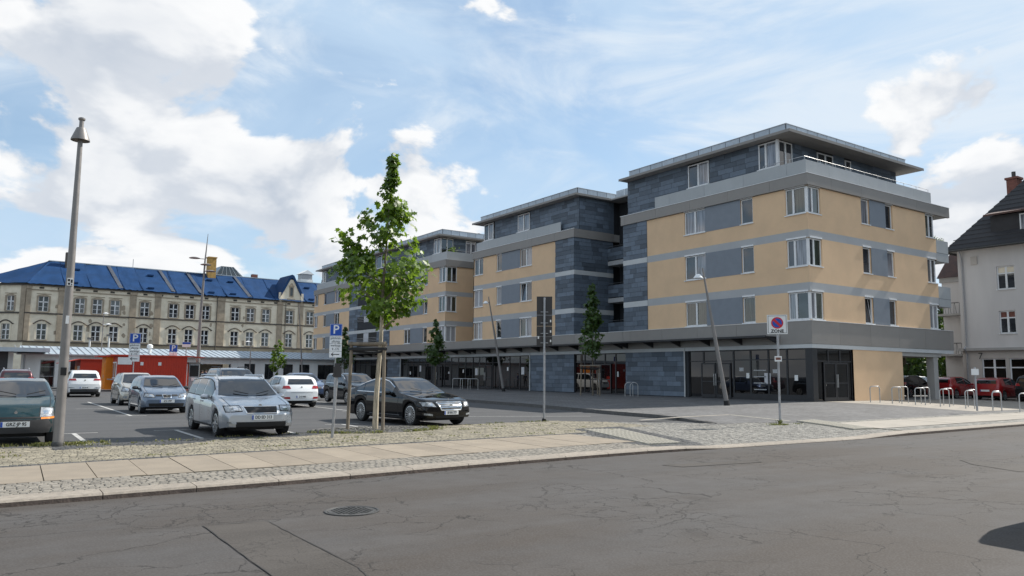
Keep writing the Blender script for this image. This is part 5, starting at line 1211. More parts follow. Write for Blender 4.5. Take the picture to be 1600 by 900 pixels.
class Car:
    def __init__(c, name, label, shape, paint, loc, rz=0.0, group='cars parked on the car park'):
        c.s = s = shape; c.root = thing(name, label, 'car', loc, rz, group=group)
        mb = make_body(s); c.body = mb.build('body', paint, c.root, smooth=True, angle=32); c.bvh = BVHTree.FromPolygons([Vector(v) for v in mb.v], mb.f); c.paint = paint
        u = MB(); w = s.W/2-.24
        u.box(-w, w, -s.L/2+.45, s.L/2-.45, .17, .62); u.build('underbody', 'black', c.root)
        a = MB()
        for ax in s.axles:
            y = ax-s.L/2
            for sg in (-1, 1): a.box(sg*(w-.02), sg*(w+.02), y-s.r-.05, y+s.r+.05, .3, s.r*2+.05)
        a.build('wheel_housing', 'black', c.root)
        for v in ('S+', 'S-'): y0, y1 = s.axles[0]+s.r+.09-s.L/2, s.axles[1]-s.r-.09-s.L/2; c.patch('sill_trim', [[(y0+(y1-y0)*i/10, z) for i in range(11)] for z in (s.sill+.012, s.sill+.06)], v, 'plastic', .006)
    def cast(c, o, d):
        h = c.bvh.ray_cast(Vector(o), Vector(d)); return h
    def patch(c, name, grid, view, m, off=.006, parent=None):
        """grid: rows of 2D points; view 'F','R' (x,z) / 'S+','S-' (y,z) / 'T' (x,y) -> laid on the body surface"""
        mb = MB(); idx = []; s = c.s; last = None
        for row in grid:
            r = []
            for a, b in row:
                if view == 'F': o, d = (a, -5, b), (0, 1, 0)
                elif view == 'R': o, d = (a, 5, b), (0, -1, 0)
                elif view == 'T': o, d = (a, b, 5), (0, 0, -1)
                else: sg = 1 if view == 'S+' else -1; o, d = (sg*5, a, b), (-sg, 0, 0)
                loc, nr, i, dist = c.cast(o, d)
                if loc is None: loc, nr = (last if last else (Vector(o)+Vector(d)*4.5, -Vector(d)))
                if nr.dot(Vector(d)) > 0: nr = -nr
                last = (loc, nr); r.append(mb.p(loc+(nr*.5-Vector(d)*.5).normalized()*off))
            idx.append(r)
        for r1, r2 in zip(idx, idx[1:]):
            for i in range(len(r1)-1): mb.face((r1[i], r1[i+1], r2[i+1], r2[i]))
        return mb.build(name, m, parent or c.root, smooth=True, angle=60)
    def quad(c, name, q, view, m, off=.006, n=(8, 5), parent=None):        # q: bl, br, tr, tl in 2D
        bl, br, tr, tl = [Vector(p) for p in q]
        g = [[tuple(bl.lerp(br, i/n[0]).lerp(tl.lerp(tr, i/n[0]), j/n[1])) for i in range(n[0]+1)] for j in range(n[1]+1)]
        return c.patch(name, g, view, m, off, parent)
    def both(c, name, q, view, m, off=.006, n=(8, 5)):
        c.quad(name, q, view, m, off, n); return c.quad(name, [(-p[0], p[1]) for p in q], view, m, off, n)
    def side_glass(c, spans, lo=.035, hi=.84, m='car_glass', trim=None):
        s = c.s
        for y0, y1 in spans:
            n = 14; cols = [y0+(y1-y0)*i/n for i in range(n+1)]; g = []
            for j in range(6):
                f = j/5; g.append([(y-s.L/2, (s.zs(y)+lo)+(max(s.zs(y)+lo+.004, s.zs(y)+(s.zt(y)-s.zs(y))*hi)-(s.zs(y)+lo))*f) for y in cols])
            for v in ('S+', 'S-'): o = c.patch('side_window', g, v, m, .004)
        if trim:
            y0, y1 = spans[0][0], spans[-1][1]
            for sg in ('S+', 'S-'):
                n = 24; g = [[], []]
                for i in range(n+1):
                    y = y0+(y1-y0)*i/n; z = s.zs(y)+(s.zt(y)-s.zs(y))*hi; z = max(z, s.zs(y)+lo)
                    g[0].append((y-s.L/2, z)); g[1].append((y-s.L/2, z+.022))
                c.patch('window_trim', g, sg, trim, .007)
                g = [[(y0+(y1-y0)*i/n-s.L/2, s.zs(y0+(y1-y0)*i/n)+lo-.02) for i in range(n+1)], [(y0+(y1-y0)*i/n-s.L/2, s.zs(y0+(y1-y0)*i/n)+lo) for i in range(n+1)]]
                c.patch('window_trim', g, sg, trim, .007)
    def screen(c, y0, y1, m='car_glass', inset=.06):
        s = c.s; g = []
        for j in range(11):
            y = y0+(y1-y0)*j/10; w = max(.2, s.edge(y)-inset-(.015*j/10)); bow = .0
            g.append([(-w+2*w*i/14, y-s.L/2-(.10*(1-j/10))*(1-((i-7)/7)**2)) for i in range(15)])
        o = c.patch('windscreen', g, 'T', m, .004)
        for sg in (-1, 1):
            wb = MB(); yb = y0-s.L/2-.03; zc = s.zt(y0); wb.tube([(sg*.1+.1, yb, zc+.02), (sg*.45+.1, yb+.12, zc+.10)], .009, 4); wb.build('wiper', 'black', c.root)
        mw = MB(); mw.box(-.1, .1, y1-s.L/2-.24, y1-s.L/2-.2, s.zt(y1)-.16, s.zt(y1)-.10)
    def rear_glass(c, z0, z1, w0, w1, m='car_glass'):
        c.patch('rear_window', [[(-(w0+(w1-w0)*j/6)+2*(w0+(w1-w0)*j/6)*i/10, z0+(z1-z0)*j/6) for i in range(11)] for j in range(7)], 'R', m, .005)
    def wheels(c, style='spoke', rimr=.72, n=10, rimm='alloy', inset=.10):
        s = c.s; w = .205
        t = MB(); r = s.r; ri = r*rimr
        prof = [(ri, -w/2+.02), (r*.93, -w/2), (r*.99, -w/2+.03), (r, 0), (r*.99, w/2-.03), (r*.93, w/2), (ri, w/2-.02), (ri*.97, w/2-.05), (ri*.97, -w/2+.05)]
        t.lathe(prof[:7], 28, axis='x'); tm = t.build('wheel', 'rubber', c.root, smooth=True)
        d = MB(); d.lathe([(ri, .0), (ri, w/2-.02), (ri*.93, w/2-.012), (ri*.90, w/2-.05), (.01, w/2-.055)], 28, axis='x'); rd = d.build('rim', 'iron', tm, smooth=True, angle=30)
        sp = MB()
        for k in range(n):
            a = 2*math.pi*k/n; b = .5*math.pi/n*(.72 if n < 15 else .62)
            q = [(w/2-.012, r0*math.cos(a+e), r0*math.sin(a+e)) for r0, e in ((ri*.16, -b*2.0), (ri*.95, -b), (ri*.95, b), (ri*.16, b*2.0))]
            sp.prism([(x-.03, yy, zz) for x, yy, zz in q], (.035, 0, 0))
        sp.lathe([(ri*.24, w/2-.04), (ri*.22, w/2+.004), (.01, w/2+.008)], 14, axis='x'); sp.lathe([(ri*1.0, w/2-.03), (ri*1.02, w/2-.008), (ri*.94, w/2-.004), (ri*.92, w/2-.03)], 28, axis='x')
        so = sp.build('spokes', rimm, tm, smooth=True, angle=30)
        first = True
        for ax in s.axles:
            for sg in (-1, 1):
                if first: o = tm; first = False
                else:
                    o = tm.copy(); COL.objects.link(o)
                    for ch in (rd, so): q = ch.copy(); COL.objects.link(q); q.parent = o
                o.location = (sg*(s.W/2-inset-.02), ax-s.L/2, s.r); o.rotation_euler = (0, 0, 0 if sg > 0 else math.pi)
    def mirrors(c, y, z, m=None, size=1.0):
        for sg in (-1, 1):
            mb = MB(); x = sg*(c.s.half(y)*.945); yy = y-c.s.L/2
            n = 6; rings = []
            for k, (dx, sc) in enumerate(((0.0, .55), (.05, .95), (.13, 1.0), (.19, .8), (.215, .35))):
                rings.append([mb.p((x+sg*(dx*size+.01), yy+.05+.075*size*sc*math.cos(a), z+.03+.075*size*sc*math.sin(a)*.95)) for a in [2*math.pi*i/10 for i in range(10)]])
            for r1, r2 in zip(rings, rings[1:]):
                for i in range(10): mb.face((r1[i], r1[(i+1) % 10], r2[(i+1) % 10], r2[i]))
            mb.face(rings[0]); mb.face(rings[-1]); mb.box(x-sg*.04, x+sg*.03, yy+.02, yy+.08, z-.05, z+.02)
            mb.build('mirror', m or c.paint, c.root, smooth=True)
    def seams(c, ys, handles=(), z0=.32):
        s = c.s
        for sg in ('S+', 'S-'):
            for y in ys: c.patch('door_seam', [[(y-s.L/2-.006, z0+(s.zs(y)-.01-z0)*j/8), (y-s.L/2+.006, z0+(s.zs(y)-.01-z0)*j/8)] for j in range(9)], sg, 'black', .003)
        for y in handles:
            for sg in (-1, 1):
                z = s.zs(y)-.10; x = sg*s.half(y)*.985; mb = MB(); mb.box(x-.01*sg, x+.022*sg, y-s.L/2-.1, y-s.L/2+.1, z-.015, z+.02); mb.build('door_handle', c.paint, c.root)
    def plate(c, txt, front=True, z=.45, h=.115):
        loc, nr, i, d = c.cast((0, -5 if front else 5, z), (0, 1 if front else -1, 0)); y = loc.y if loc else (-c.s.L/2 if front else c.s.L/2)
        y += -.018 if front else .018
        mb = MB(); mb.box(-.26, .26, y-.006, y+.006, z-h/2, z+h/2); o = mb.build('number_plate', 'plate', c.root)
        mb = MB(); sg = -1 if front else 1
        mb.box(-.258*1, -.222, y+sg*.008-.002, y+sg*.008+.002, z-h/2+.004, z+h/2-.004) if front else mb.box(.222, .258, y+sg*.008-.002, y+sg*.008+.002, z-h/2+.004, z+h/2-.004)
        mb.build('country_strip', 'sign_blue', o)
        if txt:
            t = lettering(txt, .105, o, (.02*(1 if front else -1), y+sg*.009, z), 'ink', 0 if front else math.pi, sx=.82, bold=.002)
            return o
    def box(c, name, b, m, smooth=False): mb = MB(); mb.box(*b); return mb.build(name, m, c.root)
    def badge(c, z, r=.05, front=True, shape='round', m='chrome'):
        loc, nr, i, d = c.cast((0, -5 if front else 5, z), (0, 1 if front else -1, 0)); y = loc.y-(.012 if front else -.012)
        mb = MB()
        if shape == 'diamond': mb.prism(((-r*.7, y, z), (0, y, z-r), (r*.7, y, z), (0, y, z+r)), (0, -.01, 0))
        else: mb.prism([(r*math.cos(k*.524), y, z+r*math.sin(k*.524)) for k in range(12)], (0, -.01 if front else .01, 0))
        mb.build('badge', m, c.root)
def P_top(L, H, kind):
    T_ = {'wagon': [(0, .37), (.012, .44), (.06, .525), (.26, .645), (.275, .66), (.415, .935), (.50, .99), (.70, 1.0), (.88, .955), (.94, .90), (.985, .66), (1, .55)],
          'sedan': [(0, .40), (.012, .47), (.05, .545), (.30, .665), (.32, .68), (.46, .945), (.54, .998), (.63, .992), (.74, .91), (.87, .74), (.97, .70), (.995, .62), (1, .5)],
          'hatch': [(0, .37), (.015, .45), (.07, .56), (.25, .675), (.265, .69), (.43, .945), (.53, 1.0), (.75, .992), (.88, .94), (.93, .87), (.985, .62), (1, .5)],
          'onebox': [(0, .38), (.02, .47), (.08, .60), (.22, .71), (.235, .725), (.44, .955), (.56, 1.0), (.82, .985), (.92, .91), (.985, .66), (1, .5)],
          'suv': [(0, .38), (.015, .48), (.06, .60), (.26, .70), (.275, .715), (.42, .95), (.52, 1.0), (.80, .985), (.905, .94), (.94, .88), (.99, .60), (1, .48)],
          'mpv': [(0, .36), (.015, .46), (.08, .58), (.22, .665), (.24, .68), (.42, .95), (.52, .995), (.86, .985), (.94, .92), (.985, .62), (1, .48)]}[kind]
    return [(a*L, b*H) for a, b in T_]
def P_belt(L, H, f0=.35, f1=.60, f2=.64, f3=.67): return [(0, f0*H), (.03*L, (f0+.06)*H), (.24*L, f1*H), (.5*L, f2*H), (.9*L, f3*H), (.985*L, (f3-.06)*H), (L, .48*H)]
PM = {n: paint_mat('paint_'+n, c, *a) for n, c, *a in (('silver', (.46, .48, .51)), ('teal', (.004, .028, .033), .2), ('white', (.78, .79, .79), .0), ('beige', (.50, .47, .41)), ('blue_grey', (.13, .17, .23)), ('anthracite', (.04, .046, .058)), ('black', (.003, .003, .0035), .0, .12), ('dark', (.014, .015, .018), .2, .2), ('red', (.30, .010, .012), .1), ('wine', (.06, .012, .016), .4), ('blue', (.06, .09, .17)))}
def front_kit(c, head, grille, lower, fog=None, gm='black', hm='headlamp', slats=0, frame=None):
    for q in ([head] if head else []):
        cx, cz = sum(p[0] for p in q)/4, sum(p[1] for p in q)/4
        c.both('headlight_bezel', [(p[0]+(.018 if p[0] > cx else -.018), p[1]+(.016 if p[1] > cz else -.016)) for p in q], 'F', 'black', .005, (10, 5)); c.both('headlight', q, 'F', hm, .009, (10, 5))
        c.both('lamp_reflector', [(q[0][0]*.6+q[1][0]*.4-.05, cz-.035), (q[0][0]*.6+q[1][0]*.4+.05, cz-.035), (q[0][0]*.6+q[1][0]*.4+.05, cz+.035), (q[0][0]*.6+q[1][0]*.4-.05, cz+.035)], 'F', 'chrome', .012, (3, 3))
    if head:      # bonnet shut line
        s = c.s; y0 = .16; g = [[], []]
        for sg in (-1, 1):
            c.patch('bonnet_seam', [[(sg*(s.half(y)*.80), y-s.L/2), (sg*(s.half(y)*.80-.012), y-s.L/2)] for y in fr_(y0, s.fo+.25, 10)], 'T', 'black', .003)
    if grille:
        c.quad('grille', grille, 'F', gm, .008, (10, 5))
        if frame:
            bl, br, tr, tl = grille
            for a, b in ((bl, br), (br, tr), (tr, tl), (tl, bl)):
                mb = MB(); pts = []
                for k in range(9):
                    p = Vector(a).lerp(Vector(b), k/8); h = c.cast((p.x, -5, p.y), (0, 1, 0))[0]; pts.append((h.x, h.y-.012, h.z) if h else (p.x, -c.s.L/2, p.y))
                mb.tube(pts, frame, 6); mb.build('grille_frame', 'chrome', c.root, smooth=True)
        for k in range(slats):
            f = (k+.7)/(slats+.4); a = Vector(grille[0]).lerp(Vector(grille[3]), f); b = Vector(grille[1]).lerp(Vector(grille[2]), f)
            c.quad('grille_slat', [(a.x, a.y-.011), (b.x, b.y-.011), (b.x, b.y+.011), (a.x, a.y+.011)], 'F', 'chrome', .016, (10, 1))
    if lower: c.quad('lower_intake', lower, 'F', 'black', .008, (10, 4))
    if fog: c.both('fog_lamp', fog, 'F', 'headlamp', .009, (5, 3))
# silver estate
s = CarShape(4.83, 1.82, 1.50, 2.76, .95, .325, P_top(4.83, 1.50, 'wagon'), P_belt(4.83, 1.5, .36, .585, .62, .655))
c = Car('estate_car', 'silver estate car with roof rails facing the road', s, 'paint_silver', (5.68, 21.55, 0)); c.wheels(n=10)
c.screen(1.36, 2.08); c.side_glass([(1.62, 2.55), (2.64, 3.50), (3.58, 4.42)], trim='black'); c.mirrors(1.72, .93); c.seams([1.25, 2.6, 3.55], [2.45, 3.4])
front_kit(c, [(.47, .655), (.80, .63), (.82, .76), (.50, .765)], [(-.36, .595), (.36, .595), (.42, .755), (-.42, .755)], [(-.60, .27), (.60, .27), (.62, .39), (-.62, .39)], [(.60, .335), (.80, .345), (.80, .40), (.60, .40)], frame=.014)
c.plate('DD·SD 313', z=.50); c.badge(.765, .05); c.rear_glass(1.08, 1.36, .6, .52)
for sg in (-1, 1): mb = MB(); mb.tube([(sg*.60, -.35, s.zt(2.1)-.02), (sg*.61, -.2, 1.515), (sg*.61, 1.5, 1.51), (sg*.59, 1.75, 1.44)], .022, 6); mb.build('roof_rail', 'alloy', c.root, smooth=True)
# black saloon
s = CarShape(5.12, 1.90, 1.49, 3.035, .87, .345, P_top(5.12, 1.49, 'sedan'), P_belt(5.12, 1.49, .39, .62, .645, .66), nose_n=2.6)
c = Car('saloon_car', 'black luxury saloon with chrome grille beside the staked tree', s, 'paint_black', (11.55, 23.1, 0), RAD(6.0)); c.wheels(n=18, rimr=.76)
c.screen(1.66, 2.38); c.side_glass([(1.95, 2.86), (2.94, 3.78), (3.82, 4.22)], trim='chrome'); c.mirrors(2.0, .95); c.seams([1.55, 2.9, 3.85], [2.75, 3.65])
front_kit(c, [(.52, .60), (.86, .62), (.88, .74), (.60, .73)], [(-.36, .50), (.36, .50), (.45, .735), (-.45, .735)], [(-.5, .25), (.5, .25), (.55, .33), (-.55, .33)], [(.62, .33), (.84, .36), (.84, .41), (.62, .39)], slats=4, frame=.02, hm='headlamp')
c.plate('B·VN 777', z=.42); c.badge(.62, .07); c.rear_glass(1.1, 1.36, .6, .5)
for v in ('S+', 'S-'): c.patch('chrome_sill', [[(-1.35+i*.26, .30) for i in range(10)], [(-1.35+i*.26, .325) for i in range(10)]], v, 'chrome', .008)
mb = MB(); mb.tube([(0, -s.L/2+.17, .78), (0, -s.L/2+.16, .87)], .006, 5); mb.build('bonnet_star', 'chrome', c.root)
# green hatchback
s = CarShape(3.43, 1.63, 1.42, 2.35, .55, .275, P_top(3.43, 1.42, 'onebox'), P_belt(3.43, 1.42, .37, .63, .65, .66), tumble=.30, nose_n=2.2)
c = Car('small_hatchback', 'dark green small hatchback cut by the left picture edge', s, 'paint_teal', (.58, 21.05, 0)); c.wheels(n=8)
c.screen(.84, 1.52, inset=.05); c.side_glass([(1.1, 2.05), (2.13, 2.95)]); c.mirrors(1.08, .95, 'plastic'); c.seams([1.0, 2.1], [2.0])
front_kit(c, [(.44, .60), (.70, .61), (.68, .78), (.46, .80)], [(-.50, .575), (.50, .575), (.50, .61), (-.50, .61)], None)
c.both('indicator', [(.46, .555), (.74, .565), (.72, .605), (.46, .595)], 'F', 'amber', .010, (5, 2)); c.quad('bumper', [(-.79, .27), (.79, .27), (.79, .55), (-.79, .55)], 'F', 'plastic', .012, (16, 5)); c.badge(.70, .05, shape='diamond'); c.plate('GRZ·JP 95', z=.46)
for x in (-.32, .32): mb = MB(); mb.box(x-.2, x+.2, .1, .22, .85, 1.12); mb.build('seat_back', 'cloth_dark', c.root)
# blue grey hatchback
s = CarShape(3.95, 1.70, 1.44, 2.46, .78, .295, P_top(3.95, 1.44, 'hatch'), P_belt(3.95, 1.44, .36, .60, .64, .67))
c = Car('hatchback', 'blue grey hatchback facing the camera behind the silver estate', s, 'paint_blue_grey', (5.72, 33.4, 0)); c.wheels(n=7)
c.screen(1.07, 1.72); c.side_glass([(1.35, 2.15), (2.23, 3.2)]); c.mirrors(1.35, .93, 'plastic'); c.seams([1.15, 2.2], [2.05])
front_kit(c, [(.42, .62), (.76, .64), (.72, .76), (.46, .72)], [(-.13, .60), (.13, .60), (.15, .72), (-.15, .72)], [(-.6, .28), (.6, .28), (.62, .40), (-.62, .40)], frame=.012); c.both('side_intake', [(.17, .655), (.40, .66), (.38, .72), (.18, .72)], 'F', 'black', .008, (5, 2)); c.plate('Z·S 197', z=.48); c.badge(.665, .045)
# beige hatchback
s = CarShape(3.75, 1.70, 1.53, 2.46, .70, .285, P_top(3.75, 1.53, 'mpv'), P_belt(3.75, 1.53, .35, .585, .62, .64))
c = Car('hatchback', 'pale beige small hatchback behind the blue grey one', s, 'paint_beige', (6.02, 41.3, 0)); c.wheels(n=6)
c.screen(.92, 1.6); c.side_glass([(1.2, 2.05), (2.13, 3.1)]); c.mirrors(1.2, .95); c.seams([1.1, 2.1], [1.95])
front_kit(c, [(.44, .64), (.78, .66), (.70, .86), (.50, .80)], [(-.3, .52), (.3, .52), (.25, .60), (-.25, .60)], [(-.35, .28), (.35, .28), (.4, .42), (-.4, .42)], [(.55, .33), (.72, .34), (.72, .45), (.55, .44)]); c.badge(.72, .05)
# white suv seen from behind
s = CarShape(4.44, 1.855, 1.64, 2.64, .88, .345, P_top(4.44, 1.64, 'suv'), P_belt(4.44, 1.64, .36, .61, .64, .66), rear_cut=.10)
c = Car('sport_utility_car', 'white sport utility car seen from behind by the orange kiosk', s, 'paint_white', (4.95, 54.9, 0), math.pi); c.wheels(n=5)
c.screen(1.24, 1.86); c.side_glass([(1.5, 2.35), (2.43, 3.25), (3.32, 3.9)]); c.mirrors(1.55, 1.02); c.seams([1.2, 2.4, 3.3])
c.rear_glass(1.14, 1.42, .66, .58); c.both('taillight', [(.44, 1.0), (.86, 1.0), (.82, 1.1), (.5, 1.12)], 'R', 'taillamp', .01); c.quad('rear_bumper', [(-.88, .26), (.88, .26), (.9, .50), (-.9, .50)], 'R', 'plastic', .014, (12, 4)); c.both('reflector', [(.5, .55), (.86, .55), (.86, .61), (.56, .60)], 'R', 'headlamp', .010); c.plate('DZ·K 40', False, z=.58); c.badge(1.02, .05, False)
# white hatchback seen from behind
s = CarShape(4.31, 1.78, 1.47, 2.65, .88, .315, P_top(4.31, 1.47, 'hatch'), P_belt(4.31, 1.47, .36, .60, .65, .70))
c = Car('hatchback', 'white hatchback seen from behind with red tail lights', s, 'paint_white', (11.98, 36.65, 0), math.pi); c.wheels(n=10)
c.screen(1.16, 1.86); c.side_glass([(1.5, 2.3), (2.38, 3.2), (3.26, 3.55)]); c.mirrors(1.5, .95); c.seams([1.2, 2.35, 3.2], [2.2, 3.1])
c.rear_glass(1.05, 1.30, .62, .54); c.both('taillight', [(.48, .86), (.84, .86), (.80, .99), (.56, 1.0)], 'R', 'taillamp', .01); c.both('rear_fog_lamp', [(.52, .40), (.80, .41), (.78, .49), (.54, .49)], 'R', 'taillamp', .01); c.quad('diffuser', [(-.6, .25), (.6, .25), (.62, .33), (-.62, .33)], 'R', 'plastic', .01); c.plate('Z·E 1900', False, z=.50); c.badge(.93, .045, False)
for v in ('R',): c.quad('boot_seam', [(-.5, .68), (.5, .68), (.52, .69), (-.52, .69)], v, 'black', .008, (10, 1))
# dark people carrier
s = CarShape(4.65, 1.86, 1.74, 2.85, .92, .33, P_top(4.65, 1.74, 'mpv'), P_belt(4.65, 1.74, .36, .57, .60, .61), tumble=.28)
c = Car('people_carrier', 'dark grey people carrier behind the silver estate', s, 'paint_anthracite', (9.62, 37.4, .06)); c.wheels(n=8)
c.screen(1.15, 1.95); c.side_glass([(1.5, 2.4), (2.48, 3.4), (3.48, 4.2)]); c.mirrors(1.5, 1.05); front_kit(c, [(.48, .74), (.82, .76), (.80, .90), (.52, .88)], [(-.42, .66), (.42, .66), (.42, .80), (-.42, .80)], [(-.6, .3), (.6, .3), (.6, .42), (-.6, .42)]); c.plate('', z=.52)
for sg in (-1, 1): mb = MB(); mb.tube([(sg*.62, -.2, 1.70), (sg*.62, 0, 1.78), (sg*.62, 1.5, 1.77), (sg*.60, 1.8, 1.68)], .022, 6); mb.build('roof_rail', 'black', c.root)
# dark compact car
s = CarShape(4.36, 1.79, 1.56, 2.70, .86, .32, P_top(4.36, 1.56, 'mpv'), P_belt(4.36, 1.56, .36, .59, .62, .65))
c = Car('compact_car', 'dark compact car between the white hatchback and the black saloon', s, 'paint_dark', (15.85, 37.9, .06)); c.wheels(n=10)
c.screen(1.08, 1.83); c.side_glass([(1.4, 2.25), (2.33, 3.2), (3.27, 3.75)], trim='chrome'); c.mirrors(1.45, .97); c.seams([1.2, 2.3], [2.15]); front_kit(c, [(.48, .66), (.82, .68), (.80, .82), (.54, .80)], [(-.36, .58), (.36, .58), (.40, .74), (-.40, .74)], [(-.6, .28), (.6, .28), (.6, .4), (-.6, .4)], slats=2); c.plate('', z=.46)
# blue car behind
s = CarShape(4.5, 1.8, 1.49, 2.65, .92, .31, P_top(4.5, 1.49, 'sedan'), P_belt(4.5, 1.49))
c = Car('saloon_car', 'dark blue car half hidden behind the white hatchback', s, 'paint_blue', (15.7, 45.2, .1)); c.wheels(n=7); c.screen(1.46, 2.1); c.side_glass([(1.72, 2.5), (2.58, 3.6)]); c.mirrors(1.75, .95); front_kit(c, [(.46, .62), (.8, .63), (.78, .74), (.5, .74)], [(-.38, .58), (.38, .58), (.4, .70), (-.4, .70)], None)
# far white van and wine red suv
s = CarShape(4.6, 1.85, 1.85, 2.8, .85, .32, P_top(4.6, 1.85, 'mpv'), P_belt(4.6, 1.85, .36, .56, .58, .6), tumble=.2)
c = Car('van', 'small white van far behind the red kiosk', s, 'paint_white', (16.2, 66.5, 0), RAD(-8)); c.wheels(n=6); c.screen(1.1, 1.95); c.side_glass([(1.5, 2.4), (2.5, 3.4), (3.5, 4.1)]); c.mirrors(1.5, 1.1, 'plastic'); front_kit(c, [(.48, .76), (.82, .78), (.80, .94), (.52, .92)], [(-.42, .68), (.42, .68), (.42, .84), (-.42, .84)], None)
s = CarShape(4.5, 1.84, 1.62, 2.65, .9, .33, P_top(4.5, 1.62, 'suv'), P_belt(4.5, 1.62))
c = Car('sport_utility_car', 'wine red sport utility car at the far left behind the green hatchback', s, 'paint_wine', (1.45, 54.5, .05), math.pi); c.wheels(n=6); c.rear_glass(1.1, 1.40, .64, .56); c.screen(1.25, 1.9); c.side_glass([(1.5, 2.4), (2.5, 3.9)]); c.mirrors(1.55, 1.0); c.both('taillight', [(.5, .98), (.86, .98), (.82, 1.12), (.58, 1.12)], 'R', 'taillamp', .01)
for sg in (-1, 1): mb = MB(); mb.tube([(sg*.62, -.2, 1.58), (sg*.62, 0, 1.66), (sg*.62, 1.3, 1.66), (sg*.60, 1.6, 1.58)], .022, 6); mb.build('roof_rail', 'alloy', c.root)
# cars parked at the house wall on the right
GR = 'cars parked at the pale house'
def simple(name, label, kind, dims, paint, loc, rz, rear=True):
    L, W, H = dims; s = CarShape(L, W, H, L*.62, L*.2, .31, P_top(L, H, kind), P_belt(L, H)); c = Car(name, label, s, paint, loc, rz, GR); c.wheels(n=6)
    c.screen(L*.27, L*.42); c.side_glass([(L*.33, L*.53), (L*.55, L*.78)]); c.mirrors(L*.35, H*.64)
    c.rear_glass(H*.72, H*.88, W*.35, W*.30); c.both('taillight', [(W*.27, H*.58), (W*.47, H*.58), (W*.45, H*.68), (W*.33, H*.68)], 'R', 'taillamp', .01); return c
RX = math.pi/2          # front towards +x
c = simple('hatchback', 'red hatchback nearest the passage column', 'hatch', (4.1, 1.74, 1.46), 'paint_red', (53.2, 25.75, .26), RX)
c = simple('hatchback', 'red hatchback with pale number plate by the shop window', 'hatch', (4.0, 1.7, 1.45), 'paint_red', (53.2, 22.9, .24), RX); c.plate('', False, z=.62)
c = simple('sport_utility_car', 'dark car at the right edge beside the red hatchback', 'suv', (4.4, 1.82, 1.65), 'paint_dark', (53.3, 20.4, .22), RX)
c = simple('compact_car', 'black compact car seen through the passage', 'hatch', (4.3, 1.78, 1.52), 'paint_dark', (53.0, 28.6, .27), RX)
c = simple('estate_car', 'silver car roof behind the black compact car', 'wagon', (4.6, 1.8, 1.5), 'paint_silver', (60.2, 31.8, .25), RX)
# car just outside the right picture edge whose shadow falls on the road
s = CarShape(4.9, 1.90, 2.40, 3.0, .85, .33, P_top(4.9, 2.40, 'mpv'), P_belt(4.9, 2.40)); c = Car('van', 'grey van parked on the near roadside, its shadow on the road', s, 'paint_anthracite', (12.78, 3.15, ROAD_Z), RX, 'cars parked on the near roadside'); c.wheels(n=6); c.screen(1.15, 1.8); c.side_glass([(1.4, 2.2), (2.3, 3.2)]); c.rear_glass(1.6, 2.0, .6, .52)
# ------------------------------------------------------------------ lamps, signs, stands
p = G(90, 697, .03); L0 = thing('street_lamp', 'tall tapered grey street lamp with cone shade at the left', 'street lamp', (p.x, p.y, .03))
mb = MB(); mb.tube([(0, 0, 0), (0, 0, 1.0), (0, 0, 4.0), (0, 0, 7.0)], [.102, .097, .073, .045], 16); mb.build('pole', 'lamp_grey', L0, smooth=True)
mb = MB(); mb.lathe([(.125, 0), (.125, .05), (.11, .09)], 16); mb.build('base_collar', 'iron', L0, smooth=True)
mb = MB(); mb.lathe([(.046, 6.83), (.09, 6.83), (.185, 6.58), (.19, 6.55), (.175, 6.55), (.09, 6.74)], 20); mb.build('lamp_shade', 'lamp_grey', L0, smooth=True)
mb = MB(); mb.lathe([(.055, 7.0), (.07, 7.02), (.07, 7.05), (.04, 7.07)], 12); mb.build('cap', 'lamp_grey', L0, smooth=True)
mb = MB(); mb.box(-.03, .03, -.098, -.085, 2.55, 2.72); mb.build('number_sticker', 'sign_white', L0)
for (tx, z) in ((.0, 3.44), (.0, 1.55)):
    mb = MB(); mb.box(-.055, .055, -.098 if z > 2 else -.108, -.06, z-.08, z+.08); o = mb.build('sticker', 'sign_white' if z > 2 else 'black', L0)
    if z > 2:
        for a, b, c_, d in ((-.045, -.005, .01, .06), (.01, .045, -.02, .05), (-.04, .0, -.065, -.02), (.02, .04, -.07, -.04)): k = MB(); k.box(a, b, -.102, -.0985, z+c_, z+d); k.build('sticker_mark', 'ink', o)
def lean_lamp(label, px, py, tx, ty, X=None):
    b = G(px, py, .27) if X is None else onX(px, X); b.z = plaza_z(b.x, b.y); d = depth_of(b)
    h = CAM_Z+(to_px((b.x, b.y, CAM_Z))[1]-ty)*d/FPX; ux, uy, dd = to_px((b.x, b.y, h)); dx = (tx-ux)*d/FPX
    side = Vector((math.cos(YAW), -math.sin(YAW), 0)); top = side*dx+Vector((0, 0, h-b.z))
    root = thing('leaning_lamp', label, 'street lamp', b, group='leaning lamps on the plaza')
    mb = MB(); mb.tube([(0, 0, 0), top*.5, top], [.11, .085, .035], 12); mb.build('pole', 'lamp_grey', root, smooth=True)
    mb = MB(); mb.tube([(0, 0, 0), top*.035], [.15, .13], 10); mb.build('foot', 'black', root)
    hp = top*.94; s2 = -side
    mb = MB(); mb.tube([hp, hp+s2*.1], .03, 6); mb.build('arm', 'lamp_grey', root)
    c0 = hp+s2*.28; mb = MB(); mb.lathe([(.05, .10), (.10, .09), (.22, -.06), (.23, -.10), (.20, -.10)], 16, c=tuple(c0)); mb.build('lamp_head', 'lamp_white', root, smooth=True)
lean_lamp('leaning grey lamp with white head before the corner shop', 1136, 632, 1097, 417)
lean_lamp('leaning grey lamp with white head before the middle block', 787, 607, 763, 463, 33.3)
m0 = thing('light_mast', 'tall thin mast with three disc lamps behind the silver estate', 'light mast', (14.95, 69.6, 0))
